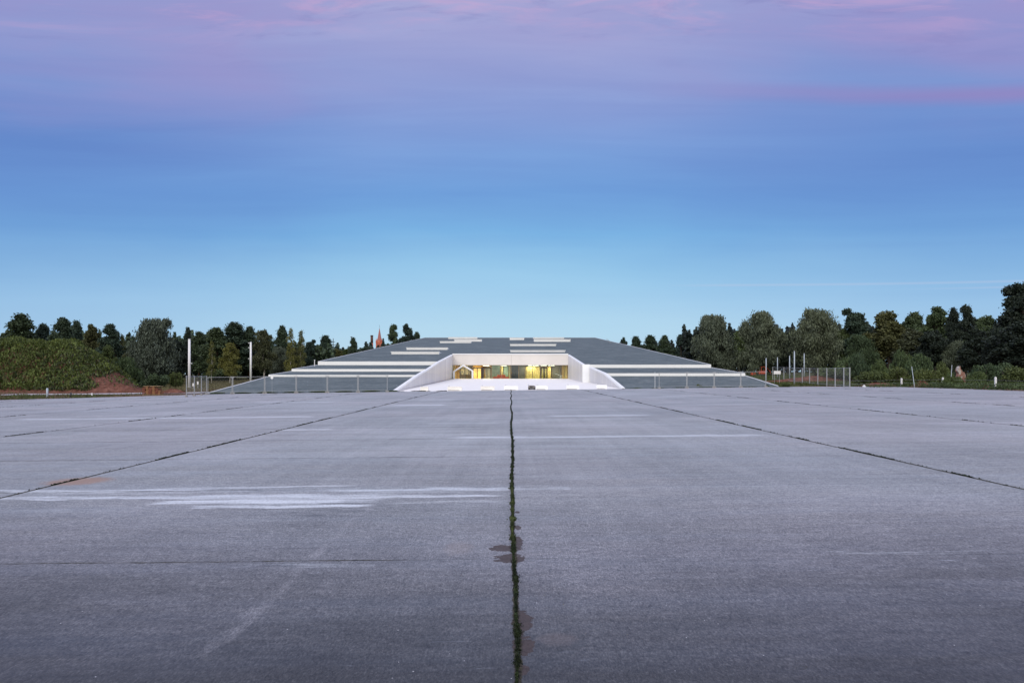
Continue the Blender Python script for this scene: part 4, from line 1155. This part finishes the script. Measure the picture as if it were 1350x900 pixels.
for x, yt, w, d, lb in ((921,505.2,11,89.3,'round weed clump in front of the right roof foot'),(1035,503.2,18,87.6,'largest dark weed clump beside the lower right roof corner'),(1012,506,7,89,'tiny weed clump at the base of the right roof corner')):
    bush(('shrub',1) if d != 87.6 else ('broad',0), x, yt, w, d, lb, gw)

# ------------------------------------------------------------------ mound, soil
def hn(x, y):
    return .35*math.sin(x*.31+1.2)*math.cos(y*.4)+.22*math.sin(x*.83+y*.5)+.12*math.sin(x*1.9-y*1.3)
def mh(x, y):
    f_ = sstep(95, 106, y + 1.0*math.sin(x*.2))*(1-sstep(130, 150, y))
    q_ = (x+(y-100)*.62+.35*math.sin(y*.7)+63.5)/9.3
    s_ = 1-max(0, min(1, q_)); s_ = s_ if q_ < 0 else s_**.92
    h = 6.8*f_**.85*s_*(1+.03*math.sin(x*.22))
    return h + (hn(x,y)*min(1, h/2) if h > 0 else 0)
xs = list(np.arange(-130, -49, .8)); ys = list(np.arange(93, 152, .9))
def moundz(x, y): return T(x,y)-.16+mh(x,y)
tag(grid('hill', xs, ys, moundz, M['soil']), kind='structure')
def cover(name, n, sx, sy, zf, mat, hgt, size, seed, mask=None, up=.8, aspect=2.2, label=None, cat='weeds', tonef=None):
    rng = np.random.default_rng(seed)
    X = rng.uniform(*sx, n); Y = rng.uniform(*sy, n)
    if mask is not None:
        k = np.array([mask(a, b) for a, b in zip(X, Y)]) > rng.uniform(size=n); X, Y = X[k], Y[k]
    cl = .5+.5*np.sin(X*1.7+np.sin(Y*2.1)*1.5)*np.cos(Y*1.3+X*.4)
    Z = np.array([zf(a, b) for a, b in zip(X, Y)])
    h = hgt*(.35+.65*cl)*rng.uniform(.05, 1, len(X))
    C = np.stack([X, Y, Z+h], 1)
    blot = np.sin(X*.9+2+np.sin(Y*.8))*np.cos(Y*.7+np.sin(X*.6))*.5+.5
    blot2 = np.sin(X*2.7+np.sin(Y*2.2)*2)*np.sin(Y*2.9+X)*.5+.5
    tn = np.clip(-.06+.42*h/hgt+.28*blot+.26*blot2+rng.uniform(-.15,.25,len(X)), 0, 1)
    U, V = leaf_axes(rng, len(X), size, size*aspect, 0, up)
    o = link(bpy.data.objects.new(name, cards(name, C, U, V, tn, M[mat])))
    return tag(o, label, cat, kind='stuff')
def mmask(x, y):
    h = mh(x, y)
    if h < .25: return 0
    q = x+(y-100)*.62
    if y < 108:
        b_ = sstep(-63.5, -60.5, q+.9*math.sin(y*1.9+x))*(1-sstep(1.9, 3.1, h+.5*math.sin(x*1.3)+.3*math.sin(x*3.1)))
        return max(.05, 1-b_*1.05)
    return 1
cover('mound_vegetation', 230000, (-112,-53), (94,146), moundz, 'moundleaf', 1.15, .085, 11, mmask, label='tall rank weeds and grass covering the earth mound on the left')
cover('mound_vegetation', 30000, (-112,-53), (94,124), moundz, 'drygrass', 1.1, .05, 12, lambda x,y: mmask(x,y)*(.5+.5*math.sin(x*.5)*math.sin(y*.4+x*.2))**2, aspect=4, label='yellowed grass stems among the green weeds on the mound')
cover('mound_vegetation', 14000, (-68,-54), (96,120), moundz, 'willow', .9, .06, 13, lambda x,y: mmask(x,y)*.8, aspect=2.5, label='greyish weeds on the falling right end of the mound')
# slumped red soil at the mound's foot
def heap(name, cx, cy, rx, ry, h, label, seed, mat='soil'):
    mb = MB(); rnd = random.Random(seed); n = 28; rings = 9; vs = [(0,0,h)]; fs = []
    for j in range(1, rings+1):
        for k in range(n):
            a = 2*math.pi*k/n; t = j/rings
            e = 1+.13*math.sin(3*a+seed)+.08*math.sin(7*a)
            vs.append((rx*t*e*math.cos(a)+rnd.uniform(-.04,.04)*rx/3, ry*t*e*math.sin(a), h*(1-t**1.35)*(1+.16*math.sin(9*a+t*4))+rnd.uniform(-.05,.05)*h*(1-t)-.03*(j==rings)))
    for k in range(n): fs.append((0, 1+k, 1+(k+1)%n))
    for j in range(rings-1):
        for k in range(n): fs.append((1+j*n+k, 1+j*n+(k+1)%n, 1+(j+1)*n+(k+1)%n, 1+(j+1)*n+k))
    o = mb.add(vs, fs).build(name, M[mat], None, True); o.location = (cx, cy, T(cx,cy)-.12)
    return tag(o, label, 'soil heap')
heap('soil_heap', px(150,96.5), 96.5, 4.2, 2.6, 1.25, 'reddish heap of slumped bare soil at the foot of the mound', 1)
heap('soil_heap', px(228,90), 90, 1.9, 1.5, .62, 'flat brown soil heap between the brick packs and the mesh fence', 2)
heap('soil_heap', px(1215,82), 82, 1.6, 1.0, .75, 'dark red soil heap right of the leaning stick', 3)
heap('soil_heap', px(1300.5,73.5), 73.5, .55, .5, .45, 'little red soil lump beside the far right short post', 4)
heap('soil_heap', px(1160,86), 86, 3.2, 1.2, .55, 'long low brown soil bank just right of the mesh fence corner', 5)
heap('soil_heap', px(1085,112), 112, 8.5, 2.0, .9, 'long reddish soil bank seen through the receding mesh fence', 6)
o = heap('boulder', px(1139.5,84.3), 84.3, .36, .25, .34, 'single whitish stone lying on the soil bank right of the fence', 7, 'whitepaint'); o['category'] = 'stone'

# grass and weeds near the runway edges
def gz(x, y): return T(x,y)-.10
cover('grass', 26000, (-72,-44), (62,92), gz, 'weed', .30, .035, 21, lambda x,y: 0 if (y < 64.5+(x+50.5)*.91+1.0 and x > -51) or (85.5 < y < 94 and -66 < x < -40) else (.9 if (x < -53 or y < 80) else .25)*(.5+.5*math.sin(x*.9)*math.sin(y*.6)), label='low weeds between the runway edge and the mound', cat='grass')
cover('grass', 20000, (-72,-37), (62,97), gz, 'drygrass', .16, .02, 22, lambda x,y: 0 if (y < 64.5+(x+50.5)*.91+1.2) or (85.5 < y < 94 and -66 < x < -40) else .5, aspect=4, label='dry grass between the runway edge and the pale path', cat='grass')
cover('grass', 60000, (46.4,80), (50,90), gz, 'shrub', .75, .045, 23, lambda x,y: min(1,(x-46.3)*.5)*(.35+.65*(math.sin(x*.35+y*.2)>-.35)) , label='rank green weeds along the right edge of the runway', cat='grass')
cover('grass', 26000, (41,80), (80,100), gz, 'weed', .6, .04, 24, lambda x,y: (.2+.8*(math.sin(x*.5+1)*math.sin(y*.35)>-.1))*(x > 41+(100-y)*.1) , label='olive weeds behind the right end of the runway', cat='grass')
cover('grass', 50000, (-75,-37.2), (96,170), gz, 'drygrass', .22, .04, 25, lambda x,y: .8 if mh(x,y) < .1 else 0, aspect=3, label='pale dry grass beside the left flank of the building', cat='grass')
cover('grass', 40000, (35.5,62), (92,165), gz, 'weed', .28, .045, 26, lambda x,y: .7, aspect=3, label='short grass beside the right flank of the building', cat='grass')
def foot(x, y): return .01*x+.0
def near(x, y): return 1 if abs(y-(front(x)-.25)) < .22*(1+math.sin(x*2.1)) else 0
cover('grass', 60000, (-36.5,-14), (79.8,84), foot, 'broad', .22, .022, 27, near, label='thin line of weeds along the left roof foot', cat='grass')
cover('grass', 14000, (14,37), (85.5,90), foot, 'broad', .14, .022, 28, near, label='thin line of weeds along the right roof foot', cat='grass')
cover('grass', 5000, (-14,-8), (82,85), foot, 'dark', .10, .02, 29, near, label='dark weeds at the left front edge of the forecourt', cat='grass')
# moss and grass in the joints
def joint_moss(seed, n, x_of, y0, y1, wid, hgt, size, mat, label, dens=None):
    rng = np.random.default_rng(seed)
    u = rng.uniform(0, 1, n); Y = y0*(y1/y0)**u
    if dens is not None: k = dens(Y) > rng.uniform(size=n); Y = Y[k]
    m_ = len(Y)
    w = wid*(.45+.40*np.sin(Y*3.1)*np.sin(Y*7.7+1)+.30*np.sin(Y*23)*np.sin(Y*11))
    X = x_of(Y)+rng.normal(size=m_)*np.clip(w, .2*wid, None)*.42
    h = rng.uniform(0, 1, m_)**1.6*hgt*(.5+.5*np.sin(Y*5.3)**2)
    C = np.stack([X, Y, .01*X+.004+h], 1)
    s_ = size*np.clip(Y/7, .8, 3)
    clump = (np.sin(Y*13+np.sin(Y*5)*2)*np.sin(Y*31+1) > -.25)|(rng.uniform(size=m_) < .35)
    C, Y, s_, h = C[clump], Y[clump], s_[clump], h[clump]; m_ = len(Y)
    U, V = leaf_axes(rng, m_, 1, 1, 0, .4); U *= s_[:,None]; V *= (s_*1.8)[:,None]
    tn = np.clip(.0+.40*np.exp(-((Y-9.8)/1.8)**2)*(.6+.5*np.sin(Y*9))+.35*h/hgt*(np.sin(Y*6.1)>0)+rng.uniform(-.1,.2,m_), 0, 1)
    return tag(link(bpy.data.objects.new('moss', cards('moss', C, U, V, tn, M[mat]))), label, 'moss', kind='stuff')
def jnoise(Y): return .034-.0018*Y-np.sin(Y*.42)*0+np.sin(Y*.42)*np.interp(Y,[10,40],[.012,.035])+.006*np.sin(Y*1.3)+.005*np.sin(Y*4.1)
joint_moss(30, 9000, jnoise, 7.9, 13.5, .045, .05, .005, 'weed', 'fresher green grass tufts in the middle stretch of the central crack', dens=lambda Y: (np.sin(Y*4.3)*np.sin(Y*2.1+1) > -.2)*.8+.1)
joint_moss(31, 42000, jnoise, 4.0, 86, .050, .022, .0045, 'moss', 'moss and grass filling the long central crack')
for k, x0 in enumerate(JX):
    joint_moss(40+k, 9000 if x0 in (-8.62, 8.52) else 3500, (lambda Y, x0=x0: x0+.01*np.sin(Y)), 8 if abs(x0) < 10 else 14, 80, .05, .022, .005, 'moss',
               'moss tufts in the lengthwise joint %s' % ['outermost on the left','fourth left of the central crack','third left of the central crack','second left of the central crack','first left of the central crack','first right of the central crack','second right of the central crack','third right of the central crack','outermost on the right'][k],
               dens=lambda Y, k=k: (np.sin(Y*1.7+k)+np.sin(Y*.63+2*k) > .2)*.9+.06)

# ------------------------------------------------------------------ camera, light, sky
cam = bpy.data.cameras.new('camera'); co = link(bpy.data.objects.new('camera', cam))
co.location = (0, 0, CAMH); co.rotation_euler = (R(90), 0, 0)
cam.sensor_width = 36; cam.lens = 24; cam.shift_y = (HZ-450)/1350
cam.clip_start = .1; cam.clip_end = 20000
scene.camera = co
SUN_EL, SUN_AZ = R(30), R(200)      # azimuth clockwise from +Y: behind the camera, to the left
sun = bpy.data.lights.new('sun', 'SUN'); sun.energy = 1.2; sun.angle = R(25); sun.color = (1, .96, .91)
so = link(bpy.data.objects.new('sun', sun))
dirv = Vector((math.sin(SUN_AZ)*math.cos(SUN_EL), math.cos(SUN_AZ)*math.cos(SUN_EL), math.sin(SUN_EL)))
so.rotation_euler = dirv.to_track_quat('Z', 'Y').to_euler(); so.location = (0, -20, 30)

w = bpy.data.worlds.new('World'); scene.world = w; w.use_nodes = True
nt = w.node_tree; nt.nodes.clear(); g = G(nt)
out = g.n('ShaderNodeOutputWorld')
D = g.pos('Generated'); s = g.sep(D)
hyp = g.m('SQRT', g.m('ADD', g.m('MULTIPLY', s[0], s[0]), g.m('MULTIPLY', s[1], s[1])))
hyp = g.m('MAXIMUM', hyp, .02)
el = g.m('DIVIDE', s[2], hyp)                 # tangent of the elevation
az = g.m('DIVIDE', s[0], hyp)                 # sine of the azimuth
cl = g.comb(g.m('MULTIPLY', az, 1.6), g.m('MULTIPLY', el, 5.5), g.m('MULTIPLY', s[1], .3))
soft = g.m('SUBTRACT', g.noise(cl, 1.2, 4, .5, .3), .5)
el = g.m('MULTIPLY', el, g.m('ADD', 1, g.m('MULTIPLY', g.m('MULTIPLY', az, az), .68)))   # long straight cloud banks
elw = g.m('ADD', el, g.m('MULTIPLY', soft, .08))
def E(y): return (HZ-y)/F
stops = [(0,(190,220,238)),(E(440),(179,215,238)),(E(395),(167,208,237)),(E(345),(147,196,232)),(E(300),(121,177,226)),(E(255),(112,160,219)),
         (E(205),(122,157,216)),(E(155),(134,157,214)),(E(100),(150,162,214)),(E(50),(160,166,214)),(E(0),(164,168,214)),(.8,(120,140,200)),(1,(100,125,190))]
sky = g.ramp(elw, [(p_, lin(c_)) for p_, c_ in stops])
# deeper blue to both sides at mid height
side = g.mr(g.m('ABSOLUTE', g.m('ADD', az, .02)), .12, .62)
mid = g.m('MULTIPLY', g.mr(elw, .10, .36), g.mr(elw, .56, .34, .25, 1))
sky = g.mix(g.m('MULTIPLY', side, g.m('MULTIPLY', mid, .72)), sky, lin((84,120,194)))
low = g.m('MULTIPLY', side, g.mr(el, .0, .12, .25, .35))
sky = g.mix(low, sky, lin((108,154,214)))
bn = g.noise(g.comb(g.m('MULTIPLY', az, 1.1), g.m('MULTIPLY', el, 13), 7.7), 1.3, 5, .6, .4)
bk = g.m('MULTIPLY', g.m('SUBTRACT', bn, .5), g.mr(el, .05, .35, .10, .42))
bk = g.m('ADD', 1, bk)
sky = g.mix(1, sky, g.comb(bk, bk, g.m('ADD', .5, g.m('MULTIPLY', bk, .5))), 'MULTIPLY')
# lilac veil and pink cloud edges high up
veil = g.noise(g.comb(g.m('MULTIPLY', az, 1.3), g.m('MULTIPLY', el, 4), .3), 1.6, 5, .55, .4)
elv = g.m('ADD', el, g.m('MULTIPLY', g.m('SUBTRACT', veil, .5), .30))
vm = g.m('MULTIPLY', g.mr(veil, .28, .70), g.mr(elv, .34, .62))
vm = g.m('MULTIPLY', vm, g.mr(g.m('ABSOLUTE', g.m('ADD', az, .05)), 0, .5, .55, 1))
sky = g.mix(g.m('MULTIPLY', vm, .85), sky, lin((158,147,202)))
cn = g.noise(g.comb(g.m('MULTIPLY', az, 4.5), g.m('MULTIPLY', el, 22), 4.1), 1.5, 6, .6, .5)
pm = g.m('MULTIPLY', g.mr(cn, .47, .70), g.mr(el, .47, .56))
sky = g.mix(g.m('MULTIPLY', pm, .45), sky, lin((216,170,208)))
dn = g.noise(g.comb(g.m('MULTIPLY', az, 4.5), g.m('ADD', g.m('MULTIPLY', el, 22), .35), 4.1), 1.5, 6, .6, .5)
dm = g.m('MULTIPLY', g.mr(dn, .54, .74), g.mr(el, .43, .54))
sky = g.mix(g.m('MULTIPLY', g.m('MULTIPLY', dm, g.m('SUBTRACT', 1, pm)), .55), sky, lin((124,126,186)))
# one thin mauve band low on the right, two faint vapour streaks near the horizon
bd = g.m('ABSOLUTE', g.m('SUBTRACT', g.m('ADD', el, g.m('MULTIPLY', soft, .03)), g.m('SUBTRACT', .428, g.m('MULTIPLY', az, .028))))
bm_ = g.m('MULTIPLY', g.mr(bd, 0, .022, 1, 0), g.mr(az, .10, .60, 0, .50))
sky = g.mix(bm_, sky, lin((160,128,186)))
for e0, a0, wd in ((.1275, .20, .0030), (.119, .48, .0022)):
    q = g.m('ABSOLUTE', g.m('SUBTRACT', g.m('SUBTRACT', el, g.m('MULTIPLY', az, .014)), e0))
    sky = g.mix(g.m('MULTIPLY', g.m('MULTIPLY', g.mr(q, 0, wd, 1, 0), g.mr(az, a0, a0+.12)), .32), sky, lin((188,200,226)))
# unseen sky overhead, brightened to add light on the pale surfaces
boost = g.mr(el, .62, 1.6, 1, 2.9)
sky = g.mix(g.mr(el, .6, 1.3, 0, .75), sky, (.42,.42,.47,1))
sky = g.mix(1, sky, g.comb(boost, boost, boost), 'MULTIPLY')
# the glow of the low sun behind the camera
back = g.mr(s[1], .05, -.55)
sky = g.mix(back, sky, g.mix(g.mr(el, 0, .9), (1.30,1.16,1.05,1), (1.05,1.02,1.05,1)))
under = g.mr(s[2], -.02, 0)
sky = g.mix(under, (.10,.10,.12,1), sky)
bg1 = g.n('ShaderNodeBackground'); g.put(bg1.inputs[0], sky); bg1.inputs[1].default_value = .97
st = g.n('ShaderNodeTexSky', sky_type='NISHITA', sun_disc=False, sun_elevation=SUN_EL, sun_rotation=SUN_AZ)
bg2 = g.n('ShaderNodeBackground'); g.put(bg2.inputs[0], st.outputs[0]); bg2.inputs[1].default_value = .004
ad = g.n('ShaderNodeAddShader')
nt.links.new(bg1.outputs[0], ad.inputs[0]); nt.links.new(bg2.outputs[0], ad.inputs[1]); nt.links.new(ad.outputs[0], out.inputs[0])

scene.view_settings.view_transform = 'Standard'; scene.view_settings.look = 'None'
scene.view_settings.exposure = 0; scene.view_settings.gamma = 1
scene.cycles.max_bounces = 6; scene.cycles.transparent_max_bounces = 12
